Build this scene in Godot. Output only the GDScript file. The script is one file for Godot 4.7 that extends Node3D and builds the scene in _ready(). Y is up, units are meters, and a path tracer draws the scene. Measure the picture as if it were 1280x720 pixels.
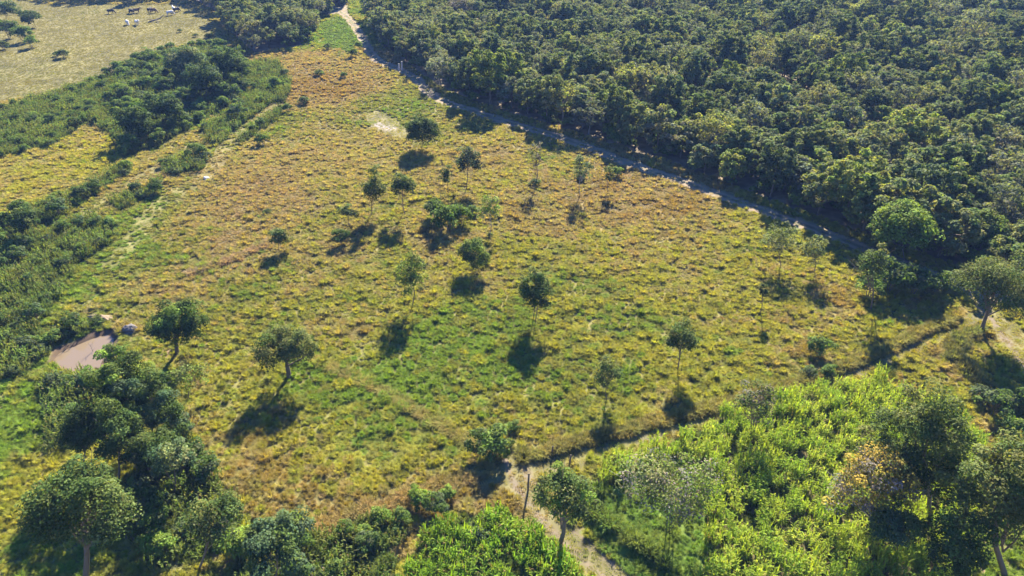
extends Node3D
# Aerial view over a tussock pasture with scattered trees, a dirt road, woodland, cane and a pond.

const W := 1280.0
const HH := 720.0
const FOC := 854.0
const CAM_H := 45.0
const PITCH := 33.5
const X0 := -200.0
const Z0 := -300.0
const CELL := 0.5
const NX := 800
const NZ := 560

enum Zone { PASTURE, ROAD, FOREST, DRY, SCRUB, CANE, POND, STRIP, LUSH, TALL, BARE, WORN }

var sp := sin(deg_to_rad(PITCH))
var cp := cos(deg_to_rad(PITCH))
var rng := RandomNumberGenerator.new()
var n_big := FastNoiseLite.new()
var n_mid := FastNoiseLite.new()
var n_fine := FastNoiseLite.new()
var zone := PackedByteArray()
var names := {}
var leaf_mats := {}
var M := {}
var pond_c := Vector2.ZERO
var pond_poly := PackedVector2Array()

# ------------------------------------------------------------------ mesh builder
class MB:
	var v := PackedVector3Array()
	var n := PackedVector3Array()
	var c := PackedColorArray()
	var i := PackedInt32Array()

	func tri(a: Vector3, b: Vector3, d: Vector3, nn: Vector3, col: Color) -> void:
		var k := v.size()
		v.push_back(a); v.push_back(b); v.push_back(d)
		n.push_back(nn); n.push_back(nn); n.push_back(nn)
		c.push_back(col); c.push_back(col); c.push_back(col)
		i.push_back(k); i.push_back(k + 1); i.push_back(k + 2)

	func leaf(p: Vector3, nn: Vector3, t: Vector3, b: Vector3, l: float, w: float, col: Color) -> void:
		var k := v.size()
		v.push_back(p - t * l); v.push_back(p + b * w + nn * (w * 0.3)); v.push_back(p + t * l); v.push_back(p - b * w + nn * (w * 0.3))
		n.push_back(nn); n.push_back(nn); n.push_back(nn); n.push_back(nn)
		c.push_back(col); c.push_back(col); c.push_back(col); c.push_back(col)
		i.push_back(k); i.push_back(k + 1); i.push_back(k + 2)
		i.push_back(k); i.push_back(k + 2); i.push_back(k + 3)

	# an arching blade of three segments from p in direction dir
	func blade(p: Vector3, dir: Vector3, length: float, width: float, rise: float, droop: float, col: Color, tip: Color) -> void:
		var side := Vector3(-dir.z, 0, dir.x) * width
		var k := v.size()
		var steps := 3
		for s in steps + 1:
			var f := float(s) / steps
			var q := p + dir * (length * f * (1.0 - rise * 0.55)) + Vector3.UP * (length * (rise * f - droop * f * f))
			var ww := 1.0 - f * f * 0.95
			var slope := rise - 2.0 * droop * f
			var nn := (Vector3.UP * (1.0 - rise * 0.55) - dir * slope).normalized()
			var cc := col.lerp(tip, f)
			v.push_back(q - side * ww); v.push_back(q + side * ww)
			n.push_back(nn); n.push_back(nn)
			c.push_back(cc); c.push_back(cc)
		for s in steps:
			var a := k + s * 2
			i.push_back(a); i.push_back(a + 2); i.push_back(a + 1)
			i.push_back(a + 1); i.push_back(a + 2); i.push_back(a + 3)

	func tube(pts: Array, rad: Array, sides: int, col: Color) -> void:
		var k := v.size()
		for j in pts.size():
			var p: Vector3 = pts[j]
			var d: Vector3 = (pts[min(j + 1, pts.size() - 1)] - pts[max(j - 1, 0)])
			d = d.normalized()
			var a := d.cross(Vector3(0.31, 0.2, 0.93)).normalized()
			var b := d.cross(a)
			for s in sides:
				var ang := TAU * s / sides
				var o := a * cos(ang) + b * sin(ang)
				v.push_back(p + o * float(rad[j]))
				n.push_back(o)
				c.push_back(col)
		for j in pts.size() - 1:
			for s in sides:
				var s2 := (s + 1) % sides
				var q := k + j * sides
				i.push_back(q + s); i.push_back(q + sides + s); i.push_back(q + s2)
				i.push_back(q + s2); i.push_back(q + sides + s); i.push_back(q + sides + s2)

	func mesh(mat: Material) -> ArrayMesh:
		var arr := []
		arr.resize(Mesh.ARRAY_MAX)
		arr[Mesh.ARRAY_VERTEX] = v
		arr[Mesh.ARRAY_NORMAL] = n
		arr[Mesh.ARRAY_COLOR] = c
		arr[Mesh.ARRAY_INDEX] = i
		var m := ArrayMesh.new()
		m.add_surface_from_arrays(Mesh.PRIMITIVE_TRIANGLES, arr)
		m.surface_set_material(0, mat)
		return m

# ------------------------------------------------------------------ camera geometry
func ground_h(x: float, z: float) -> float:
	var h := n_big.get_noise_2d(x, z) * 0.5 + n_mid.get_noise_2d(x * 1.7, z * 1.7) * 0.12
	var d := Vector2(x - pond_c.x, (z - pond_c.y) * 1.0).length()
	if d < 14.0:
		h = lerpf(h, -0.05, smoothstep(14.0, 7.0, d))
		if pond_poly.size() > 0:
			var e := pond_edge(Vector2(x, z))
			h -= 1.0 * smoothstep(-0.5, 1.4, e)
	return h

func pond_edge(p: Vector2) -> float:
	# signed distance, positive inside
	var best := 1e9
	for k in pond_poly.size():
		var q := Geometry2D.get_closest_point_to_segment(p, pond_poly[k], pond_poly[(k + 1) % pond_poly.size()])
		best = minf(best, q.distance_to(p))
	return best if Geometry2D.is_point_in_polygon(p, pond_poly) else -best

func ray(px: float, py: float) -> Vector3:
	var u := (px - W * 0.5) / FOC
	var t := (HH * 0.5 - py) / FOC
	return Vector3(u, -sp + t * cp, -cp - t * sp)

func flat(px: float, py: float) -> Vector2:
	var r := ray(px, py)
	var s := CAM_H / -r.y
	return Vector2(r.x * s, r.z * s)

func at(px: float, py: float) -> Vector3:
	var r := ray(px, py)
	var y := 0.0
	for k in 3:
		var s := (CAM_H - y) / -r.y
		y = ground_h(r.x * s, r.z * s)
	var s2 := (CAM_H - y) / -r.y
	return Vector3(r.x * s2, y, r.z * s2)

func depth(p: Vector3) -> float:
	return -(p.y - CAM_H) * sp - p.z * cp

func pix(p: Vector3) -> Vector2:
	var d := depth(p)
	return Vector2(W * 0.5 + FOC * p.x / d, HH * 0.5 - FOC * ((p.y - CAM_H) * cp - p.z * sp) / d)

func height_at(base: Vector3, py: float) -> float:
	var t := (HH * 0.5 - py) / FOC
	var a := (base.y - CAM_H) * cp - base.z * sp
	var b := depth(base)
	return (t * b - a) / (cp + t * sp)

func world_poly(pts: Array) -> PackedVector2Array:
	var out := PackedVector2Array()
	for p in pts:
		out.push_back(flat(p[0], p[1]))
	return out

# ------------------------------------------------------------------ zones on the ground
func zone_at(x: float, z: float) -> int:
	var ix := int((x - X0) / CELL)
	var iz := int((z - Z0) / CELL)
	if ix < 0 or iz < 0 or ix >= NX or iz >= NZ:
		return Zone.PASTURE
	return zone[iz * NX + ix]

func fill_poly(poly: PackedVector2Array, k: int) -> void:
	var lo := 1e9
	var hi := -1e9
	for p in poly:
		lo = minf(lo, p.y); hi = maxf(hi, p.y)
	for iz in range(maxi(0, int((lo - Z0) / CELL)), mini(NZ - 1, int((hi - Z0) / CELL) + 1) + 1):
		var zz := Z0 + (iz + 0.5) * CELL
		var xs := []
		for j in poly.size():
			var a := poly[j]
			var b := poly[(j + 1) % poly.size()]
			if (a.y > zz) != (b.y > zz):
				xs.append(a.x + (zz - a.y) / (b.y - a.y) * (b.x - a.x))
		xs.sort()
		for j in range(0, xs.size() - 1, 2):
			for ix in range(maxi(0, int((xs[j] - X0) / CELL + 0.5)), mini(NX, int((xs[j + 1] - X0) / CELL + 0.5))):
				zone[iz * NX + ix] = k

func fill_line(pts: Array, width: float, k: int) -> void:
	var line := smooth_line(pts)
	for p in line:
		var r := int(width * 0.5 / CELL) + 1
		var cx := int((p.x - X0) / CELL)
		var cz := int((p.y - Z0) / CELL)
		for iz in range(maxi(0, cz - r), mini(NZ, cz + r + 1)):
			for ix in range(maxi(0, cx - r), mini(NX, cx + r + 1)):
				var q := Vector2(X0 + (ix + 0.5) * CELL, Z0 + (iz + 0.5) * CELL)
				if q.distance_to(p) < width * 0.5:
					zone[iz * NX + ix] = k

# pixel polyline -> world points every 0.25 m along a smooth curve
func smooth_line(pts: Array) -> PackedVector2Array:
	var cu := Curve2D.new()
	var w := []
	for p in pts:
		w.append(flat(p[0], p[1]))
	for k in w.size():
		var a: Vector2 = w[maxi(k - 1, 0)]
		var b: Vector2 = w[mini(k + 1, w.size() - 1)]
		var here: Vector2 = w[k]
		var t := (b - a).normalized() * minf(here.distance_to(a) if k > 0 else 1e9, here.distance_to(b) if k < w.size() - 1 else 1e9) * 0.33
		cu.add_point(w[k], -t, t)
	cu.bake_interval = 0.25
	return cu.get_baked_points()

# ------------------------------------------------------------------ naming
func numbered(called: String) -> String:
	names[called] = names.get(called, 0) + 1
	return called if names[called] == 1 else "%s_%03d" % [called, names[called] - 1]

func tag(o: Node3D, label: String, category: String, group := "") -> void:
	o.set_meta("label", label)
	o.set_meta("category", category)
	if group != "":
		o.set_meta("group", group)

func thing(called: String, where: Vector3, label: String, category: String, group := "") -> Node3D:
	var o := Node3D.new()
	o.name = numbered(called)
	add_child(o)
	o.position = where
	tag(o, label, category, group)
	return o

func part(called: String, m: Mesh, parent: Node3D) -> MeshInstance3D:
	var o := MeshInstance3D.new()
	o.name = called
	o.mesh = m
	parent.add_child(o, true)
	return o

func single(called: String, m: Mesh, where: Vector3, label: String, category: String, group := "") -> MeshInstance3D:
	var o := MeshInstance3D.new()
	o.name = numbered(called)
	o.mesh = m
	add_child(o)
	o.position = where
	tag(o, label, category, group)
	return o

func dup(src: Node3D, where: Vector3, turn: float, s: Vector3, label: String, group: String, mat: Material = null) -> Node3D:
	var o: Node3D = src.duplicate()
	o.name = numbered(String(src.get_meta("stem")))
	add_child(o)
	o.position = where
	o.rotation.y = turn
	o.scale = s
	tag(o, label, String(src.get_meta("category")), group)
	if mat:
		for ch in o.get_children():
			if String(ch.name).begins_with("crown") or String(ch.name).begins_with("foliage"):
				(ch as MeshInstance3D).material_override = mat
	return o

func scatter(called: String, m: Mesh, xf: Array, cols: Array, label: String, category: String) -> void:
	var mm := MultiMesh.new()
	mm.transform_format = MultiMesh.TRANSFORM_3D
	mm.use_colors = true
	mm.mesh = m
	mm.instance_count = xf.size()
	for k in xf.size():
		mm.set_instance_transform(k, xf[k])
		mm.set_instance_color(k, cols[k])
	var o := MultiMeshInstance3D.new()
	o.name = numbered(called)
	o.multimesh = mm
	add_child(o)
	tag(o, label, category)
	o.set_meta("kind", "stuff")

# ------------------------------------------------------------------ materials
func leaf_mat(tint: Color, back: float) -> StandardMaterial3D:
	var key := "%s %s" % [tint, back]
	if leaf_mats.has(key):
		return leaf_mats[key]
	var m := StandardMaterial3D.new()
	m.albedo_color = tint.linear_to_srgb()
	m.vertex_color_use_as_albedo = true
	m.roughness = 0.75
	m.metallic_specular = 0.18
	m.cull_mode = BaseMaterial3D.CULL_DISABLED
	m.backlight_enabled = true
	m.backlight = Color(back, back, back * 0.6)
	leaf_mats[key] = m
	return m

func plain_mat(rough: float) -> StandardMaterial3D:
	var m := StandardMaterial3D.new()
	m.vertex_color_use_as_albedo = true
	m.roughness = rough
	m.metallic_specular = 0.3
	m.cull_mode = BaseMaterial3D.CULL_DISABLED
	return m

# ------------------------------------------------------------------ plants
func rnd_unit() -> Vector3:
	var y := rng.randf_range(-1, 1)
	var a := rng.randf() * TAU
	var r := sqrt(1 - y * y)
	return Vector3(r * cos(a), y, r * sin(a))

func jitter(c: Color, s: float) -> Color:
	var k := rng.randf_range(1 - s, 1 + s)
	return Color(c.r * k * rng.randf_range(1 - s * 0.5, 1 + s * 0.5), c.g * k, c.b * k * rng.randf_range(1 - s * 0.5, 1 + s * 0.5))

# leaves gathered in clumps over an ellipsoid; returns clump centres
func crown(mb: MB, centre: Vector3, r: Vector3, clumps: int, leaves: int, ls: float, cols: Array, low := -0.35, inner := 0.5, csize := 0.26) -> Array:
	var got := []
	for k in clumps:
		var y := rng.randf_range(low, 1.0)
		var a := rng.randf() * TAU
		var rr := sqrt(maxf(0.0, 1 - y * y))
		var d := Vector3(rr * cos(a), y, rr * sin(a))
		var lump := 0.98 + 0.16 * sin(a * 3.0 + centre.x * 5.0) + 0.17 * sin(a * 2.0 + centre.y * 7.0) + rng.randf_range(-0.1, 0.1)
		var fr := lerpf(inner, 1.0, pow(rng.randf(), 0.35)) * lump
		var cr := minf(r.x, r.z) * csize * rng.randf_range(0.65, 1.35)
		var cpos := centre + Vector3(d.x * (r.x - cr * 0.55), d.y * (r.y - cr * 0.4), d.z * (r.z - cr * 0.55)) * fr
		got.append(cpos)
		var cc := jitter(cols[rng.randi() % cols.size()], 0.25)
		for l in leaves:
			var o := rnd_unit() * pow(rng.randf(), 0.28)
			if o.y < -0.3: o.y = -o.y
			var p := cpos + Vector3(o.x, o.y * 0.75, o.z) * cr
			var nn := (rnd_unit() * 0.7 + Vector3.UP * 0.6 + o * 0.8).normalized()
			var t := nn.cross(rnd_unit()).normalized()
			var b := nn.cross(t)
			var sz := ls * rng.randf_range(0.6, 1.35)
			mb.leaf(p, nn, t, b, sz * 0.62, sz * 0.4, jitter(cc, 0.22))
	return got

func limbs(mb: MB, top: Vector3, targets: Array, r0: float, count: int, col: Color, fork: float, stems := 1, spread := 0.3, own: Array = []) -> void:
	for s in stems:
		var off := Vector3.ZERO
		if stems > 1:
			var sa := TAU * s / stems + 0.7
			off = Vector3(cos(sa), 0, sin(sa)) * spread
		var bend := Vector3(rng.randf_range(-0.06, 0.06), 0, rng.randf_range(-0.06, 0.06)) * top.y
		var end := top + off * 1.6
		var pts := [off * 0.4 + Vector3(0, -0.25, 0), off * 0.5 + Vector3(0, 0.15, 0), off + top * 0.35 + bend, off * 1.3 + top * 0.7 + bend * 0.7, end]
		var k := 1.0 if stems == 1 else 0.7
		mb.tube(pts, [r0 * 1.5 * k, r0 * 1.1 * k, r0 * 0.9 * k, r0 * 0.7 * k, r0 * 0.35 * k], 7, col)
	for j in mini(count, targets.size()):
		var q: Vector3 = targets[j]
		var f := rng.randf_range(fork, 0.95)
		var s0 := Vector3(top.x * f, top.y * f, top.z * f)
		var mid := s0.lerp(q, 0.55) + Vector3(0, -0.08 * (q - s0).length(), 0) + rnd_unit() * 0.1
		var lb := mb
		if j < own.size(): lb = own[j]
		lb.tube([s0, mid, q], [r0 * 0.45, r0 * 0.28, r0 * 0.08], 5, col)
		for t in 2:
			var e := q + rnd_unit() * (q - s0).length() * 0.35
			lb.tube([mid, mid.lerp(e, 0.6), e], [r0 * 0.2, r0 * 0.12, 0.012], 4, col)

var bark := Color(0.15, 0.12, 0.09)

# a tree whose crown spans the given photo rows/columns, standing at pixel (bx, by)
func field_tree(called: String, label: String, bx: float, by: float, cx: float, top: float, bot: float, w: float, cols: Array, o := {}) -> Node3D:
	var base := at(bx, by)
	var dist := depth(base)
	var mid := (top + bot) * 0.5
	var hc := height_at(base, mid)
	var cpos := Vector3(base.x, base.y + hc, base.z)
	var dc := depth(cpos)
	cpos.x = (cx - W * 0.5) / FOC * dc
	var el := asin(clampf((CAM_H - cpos.y) / (cpos - Vector3(0, CAM_H, 0)).length(), 0, 1))
	var rx := w * 0.53 * dc / FOC
	var rz := rx * 0.92
	var e := (bot - top) * 0.5 * dc / FOC
	var ry := sqrt(maxf(e * e - pow(rz * sin(el), 2), pow(0.42 * rx, 2))) / cos(el)
	ry = minf(ry, maxf(hc * 0.9, 0.5))
	var t := thing(called, base, label, o.get("cat", "tree"), o.get("group", "trees scattered over the pasture"))
	rng.seed = int(bx * 7919 + by * 104729)
	var lc := cpos - base
	var mb := MB.new()
	var dens: float = o.get("dens", 1.0)
	var ls: float = o.get("ls", 0.15 if dist < 75.0 else 0.19)
	var area := rx * rz * 4.0 + rx * ry * 6.0
	var total := int(clampf(area * 110.0 * dens * pow(0.2 / ls, 1.6), 500, 36000))
	var clumps := int(clampf(area * 1.25 * o.get("cl", 1.0), 12, 140))
	var got := crown(mb, lc, Vector3(rx, ry, rz), clumps, maxi(4, total / clumps), ls, cols, o.get("low", -0.65), o.get("inner", 0.3), o.get("cs", 0.28 * clampf(2.6 / rx, 1.0, 1.45)))
	var mt := MB.new()
	var r0: float = o.get("tr", clampf(hc * 0.014, 0.04, 0.22))
	var own := []
	if dist < 90.0:
		for k in 4: own.append(MB.new())
	limbs(mt, lc * 1.0, got, r0, o.get("limbs", 9), o.get("bark", bark), 0.3, o.get("stems", 1), 0.3, own)
	var trunk := part("trunk", mt.mesh(M.bark), t)
	for lb in own:
		part("limb", (lb as MB).mesh(M.bark), trunk)
	part("crown", mb.mesh(leaf_mat(Color.WHITE, o.get("back", 0.9))), t)
	return t

func proto_tree(called: String, category: String, hgt: float, r: Vector3, clumps: int, leaves: int, ls: float, cols: Array, sd: int, o := {}) -> Node3D:
	rng.seed = sd
	var t := Node3D.new()
	t.set_meta("stem", called)
	t.set_meta("category", category)
	var mb := MB.new()
	var c := Vector3(0, hgt - r.y, 0)
	var got := crown(mb, c, r, clumps, leaves, ls, cols, o.get("low", -0.3), o.get("inner", 0.55), o.get("cs", 0.26))
	var mt := MB.new()
	limbs(mt, c, got, o.get("tr", hgt * 0.02), o.get("limbs", 7), o.get("bark", bark), 0.4, o.get("stems", 1), o.get("spread", 0.3))
	part(o.get("stemname", "trunk"), mt.mesh(M.bark), t)
	part(o.get("leafname", "crown"), mb.mesh(leaf_mat(Color.WHITE, o.get("back", 1.0))), t)
	return t

func tussock(sd: int, blades: int, foot: float, length: float, bw: float) -> ArrayMesh:
	rng.seed = sd
	var mb := MB.new()
	for k in blades:
		var a := rng.randf() * TAU
		var dir := Vector3(cos(a), 0, sin(a))
		var p := dir.rotated(Vector3.UP, rng.randf_range(-0.9, 0.9)) * foot * sqrt(rng.randf())
		var l := length * rng.randf_range(0.65, 1.2)
		var v := rng.randf_range(0.75, 1.25)
		var rise := rng.randf_range(0.8, 1.4)
		mb.blade(p + Vector3(0, -0.05, 0), dir, l, bw * rng.randf_range(0.7, 1.3), rise, rise * rng.randf_range(0.45, 0.85), Color(v, v, v), Color(v, v, v))
	return mb.mesh(M.grass)

func cane(sd: int, stems: int, h: float, spread: float, leaf_l: float, per: int, base_col: Color) -> ArrayMesh:
	rng.seed = sd
	var mb := MB.new()
	for s in stems:
		var a := rng.randf() * TAU
		var rr := spread * sqrt(rng.randf())
		var p := Vector3(cos(a) * rr, 0, sin(a) * rr)
		var hh := h * rng.randf_range(0.7, 1.1)
		var lean := Vector3(cos(a), 0, sin(a)) * rng.randf_range(0.0, 0.25) * hh + Vector3(rng.randf_range(-1, 1), 0, rng.randf_range(-1, 1)) * 0.1 * hh
		var sc := jitter(base_col, 0.15)
		mb.tube([p + Vector3(0, -0.1, 0), p + lean * 0.4 + Vector3.UP * hh * 0.5, p + lean + Vector3.UP * hh * 0.92], [0.022, 0.018, 0.008], 3, sc)
		for l in per:
			var node_y := hh * 0.92 * (0.3 + 0.7 * l / per) + rng.randf_range(-0.08, 0.08)
			var q := p + lean * (node_y / hh) + Vector3.UP * node_y
			var b := rng.randf() * TAU
			var lc := jitter(sc, 0.2)
			if rng.randf() < 0.05:
				lc = Color(0.3, 0.23, 0.09)
			mb.blade(q, Vector3(cos(b), 0, sin(b)), leaf_l * rng.randf_range(0.6, 1.2), 0.038 * rng.randf_range(0.7, 1.3), rng.randf_range(0.75, 1.3), rng.randf_range(0.4, 0.95), lc, lc)
	return mb.mesh(leaf_mat(Color.WHITE, 1.0))

# ------------------------------------------------------------------ pasture colours
# photo pixel, then the shares of straw, pinkish tan, olive, green, yellow, rust
var controls := [
	[100, 30, 0.75, 0.15, 0.14, 0.05, 0, 0], [150, 60, 0.5, 0.24, 0.14, 0.05, 0, 0], [30, 90, 0.7, 0.06, 0.35, 0.05, 0, 0],
	[60, 215, 0.45, 0.1, 0.15, 0.05, 0.5, 0], [110, 180, 0.4, 0.1, 0.1, 0, 0.6, 0],
	[230, 180, 0.5, 0.2, 0.3, 0.2, 0, 0], [320, 150, 0.3, 0.18, 0.42, 0.375, 0, 0], [200, 260, 0.45, 0.1, 0.35, 0.3, 0, 0],
	[390, 75, 0.3, 0.5, 0.1, 0, 0, 0.25], [410, 113, 0.1, 0.5, 0, 0, 0, 0.5], [420, 45, 0.1, 0.1, 0.1, 0.9, 0.3, 0],
	[340, 200, 0.5, 0.45, 0.15, 0, 0.05, 0.1], [300, 250, 0.45, 0.5, 0.1, 0, 0, 0.15], [430, 150, 0.5, 0.2, 0.4, 0.1, 0, 0], [430, 200, 0.5, 0.3, 0.2, 0, 0.1, 0],
	[500, 130, 0.4, 0.06, 0.7, 0.31, 0, 0], [560, 160, 0.4, 0.15, 0.4, 0.15, 0.1, 0], [640, 190, 0.4, 0.3, 0.2, 0.1, 0.2, 0.2], [780, 250, 0.35, 0.4, 0.1, 0, 0.1, 0.35],
	[700, 280, 0.4, 0.3, 0.3, 0.1, 0.15, 0.1], [630, 320, 0.3, 0.2, 0.3, 0.195, 0.35, 0.05], [500, 300, 0.35, 0.25, 0.3, 0.26, 0.2, 0.05],
	[400, 320, 0.35, 0.4, 0.25, 0.195, 0.1, 0.1], [250, 340, 0.3, 0.5, 0.2, 0.13, 0, 0.25], [270, 300, 0.3, 0.4, 0.25, 0.13, 0, 0.2],
	[150, 330, 0.3, 0.1, 0.5, 0.52, 0, 0], [100, 380, 0.15, 0.1, 0.4, 0.78, 0.1, 0], [170, 370, 0.3, 0.25, 0.35, 0.26, 0.1, 0],
	[300, 400, 0.25, 0.18, 0.35, 0.34, 0.165, 0.12], [450, 400, 0.25, 0.18, 0.25, 0.425, 0.275, 0.08], [440, 520, 0.1, 0.05, 0.3, 0.9, 0.4, 0.05], [560, 470, 0.1, 0.05, 0.3, 0.9, 0.35, 0.0], [520, 530, 0.1, 0.05, 0.3, 0.7, 0.5, 0.1], [560, 440, 0.2, 0.06, 0.3, 0.85, 0.385, 0.04],
	[430, 480, 0.1, 0.06, 0.35, 1.02, 0.44, 0.04], [300, 470, 0.2, 0.12, 0.35, 0.51, 0.33, 0.12], [350, 570, 0.15, 0.12, 0.2, 0.255, 0.66, 0.4], [480, 560, 0.15, 0.09, 0.3, 0.595, 0.66, 0.2],
	[400, 620, 0.1, 0.12, 0.1, 0.085, 0.55, 0.64], [560, 600, 0.15, 0.18, 0.1, 0.17, 0.33, 0.4], [590, 520, 0.2, 0.12, 0.3, 0.51, 0.495, 0.16],
	[620, 400, 0.35, 0.12, 0.25, 0.34, 0.33, 0.12], [720, 420, 0.3, 0.12, 0.3, 0.34, 0.495, 0.12], [720, 510, 0.15, 0.09, 0.35, 0.765, 0.385, 0.12], [660, 530, 0.2, 0.15, 0.3, 0.425, 0.22, 0.24],
	[800, 340, 0.35, 0.2, 0.25, 0.195, 0.5, 0.15], [880, 330, 0.3, 0.15, 0.25, 0.13, 0.6, 0.15], [880, 440, 0.2, 0.09, 0.25, 0.51, 0.66, 0.12], [950, 400, 0.2, 0.15, 0.2, 0.17, 0.66, 0.32],
	[1020, 380, 0.2, 0.2, 0.25, 0.13, 0.5, 0.4], [1100, 400, 0.15, 0.1, 0.35, 0.39, 0.5, 0.2], [1130, 450, 0.1, 0.2, 0.2, 0.13, 0.5, 0.6], [1000, 450, 0.15, 0.15, 0.35, 0.26, 0.4, 0.4],
	[1180, 470, 0.1, 0.1, 0.3, 0.26, 0.4, 0.4], [20, 620, 0.3, 0.1, 0.1, 0.13, 0.8, 0.1], [40, 680, 0.1, 0, 0.2, 0.65, 0.7, 0], [40, 520, 0.1, 0.05, 0.35, 0.78, 0.2, 0],
	[1210, 620, 0.1, 0.1, 0.4, 0.65, 0.1, 0.1], [640, 620, 0.5, 0.18, 0.1, 0.17, 0.11, 0.08], [250, 640, 0.3, 0.06, 0.3, 0.51, 0.11, 0.08], [740, 690, 0.35, 0.09, 0.3, 0.34, 0.22, 0.08]]
var pal := [Color(0.43, 0.35, 0.13), Color(0.41, 0.30, 0.15), Color(0.27, 0.275, 0.06), Color(0.185, 0.30, 0.035), Color(0.40, 0.38, 0.05), Color(0.34, 0.225, 0.07)]
var ctrl_xy := PackedVector2Array()

func shares(x: float, z: float) -> PackedFloat32Array:
	var out := PackedFloat32Array([0, 0, 0, 0, 0, 0])
	var tot := 0.0
	for k in controls.size():
		var d := ctrl_xy[k].distance_squared_to(Vector2(x, z))
		var w := 1.0 / (d * d + 400.0)
		tot += w
		for j in 6:
			out[j] += w * float(controls[k][2 + j])
	var s := 0.0
	for j in 6:
		s += out[j]
	for j in 6:
		out[j] /= s
	return out

func grass_color(x: float, z: float) -> Color:
	var s := shares(x, z)
	var r := 0.5 + n_big.get_noise_2d(x * 2.5 + 900.0, z * 2.5) * 0.45 + n_mid.get_noise_2d(x, z) * 0.4 + n_fine.get_noise_2d(x, z) * 0.2 + rng.randf_range(-0.17, 0.17)
	r = clampf(r, 0.0, 0.999)
	var order := [3, 2, 4, 0, 1, 5]
	var acc := 0.0
	var c: Color = pal[0]
	for j in order:
		acc += s[j]
		if r < acc:
			c = pal[j]
			break
	c = c.lerp(s_mean(s), 0.35)
	return jitter(c, 0.18)

func s_mean(s: PackedFloat32Array) -> Color:
	var c := Color(0, 0, 0)
	for j in 6:
		c += pal[j] * s[j]
	return c

func mean_color(x: float, z: float) -> Color:
	var s := shares(x, z)
	var c := Color(0, 0, 0)
	for j in 6:
		c += pal[j] * s[j]
	return c

# ------------------------------------------------------------------ layout (photo pixels)
var road_px := [[405, 4], [428, 16], [444, 33], [455, 52], [469, 74], [497, 87], [518, 97], [530, 110], [545, 122], [575, 134], [640, 154], [700, 171], [740, 185], [800, 208], [860, 229], [900, 244], [960, 266], [1000, 279], [1060, 301], [1110, 322], [1160, 341], [1205, 357], [1250, 372], [1330, 395]]
var track_px := [[636, 570], [650, 600], [672, 632], [700, 662], [740, 700], [790, 745]]
var strip_px := [[640, 584], [700, 572], [760, 555], [850, 532], [915, 514], [980, 494], [1050, 470], [1100, 450], [1160, 422], [1222, 392]]
var forest_px := [[463, -20], [472, 50], [503, 76], [545, 106], [600, 130], [700, 158], [830, 200], [960, 250], [1090, 294], [1170, 322], [1215, 338], [1260, 352], [1300, 372], [1420, 440], [1420, -20]]
var grove_px := [[40, -20], [62, -1], [120, 1], [180, 0], [240, -2], [264, 12], [290, 42], [318, 66], [345, 60], [375, 58], [392, 40], [402, 20], [436, 16], [430, -20]]
var cane_px := [[738, 604], [762, 576], [800, 570], [860, 549], [905, 524], [950, 516], [1000, 490], [1060, 478], [1115, 480], [1150, 502], [1190, 522], [1230, 560], [1210, 610], [1205, 740], [868, 740], [888, 690], [882, 640], [900, 604], [850, 576], [790, 592], [765, 612]]
var lush_px := [[700, 600], [750, 606], [790, 592], [850, 576], [900, 604], [882, 640], [888, 690], [868, 740], [800, 735], [730, 660]]
var tall_px := [[500, 745], [535, 672], [575, 648], [630, 645], [662, 668], [700, 702], [738, 745]]
var dry_px := [[-60, -20], [62, 6], [240, 6], [268, 30], [262, 50], [205, 62], [140, 92], [70, 116], [-60, 138]]
var pond_px := [[64, 449], [74, 436], [97, 427], [118, 418], [134, 414], [142, 420], [139, 434], [128, 448], [122, 460], [104, 462], [86, 461]]
var scrubs := [
	[[-60, 150], [0, 138], [70, 116], [140, 93], [205, 64], [270, 58], [302, 72], [318, 100], [300, 125], [255, 150], [200, 182], [160, 196], [142, 168], [110, 154], [70, 182], [-60, 212]],
	[[-60, 300], [0, 283], [35, 262], [80, 248], [130, 225], [155, 205], [168, 214], [120, 247], [80, 270], [40, 287], [-60, 310]],
	[[-60, 310], [60, 290], [110, 272], [150, 283], [138, 305], [100, 330], [75, 365], [60, 396], [30, 405], [-60, 405]],
	[[140, 252], [200, 230], [203, 241], [150, 264]],
	[[205, 208], [240, 198], [270, 202], [262, 214], [210, 220]],
	[[-60, 410], [50, 398], [58, 440], [35, 470], [-60, 480]],
	[[48, 432], [85, 406], [128, 399], [132, 408], [110, 416], [75, 430], [58, 442]],
	[[60, 470], [110, 468], [150, 520], [110, 560], [60, 560]],
	[[175, 560], [230, 540], [270, 600], [300, 640], [310, 690], [200, 720], [170, 660]],
	[[300, 690], [370, 660], [420, 670], [470, 650], [500, 665], [490, 740], [300, 740]],
	[[305, 78], [345, 76], [365, 105], [345, 150], [300, 180], [262, 180], [255, 158], [300, 130], [320, 102]]]

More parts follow.
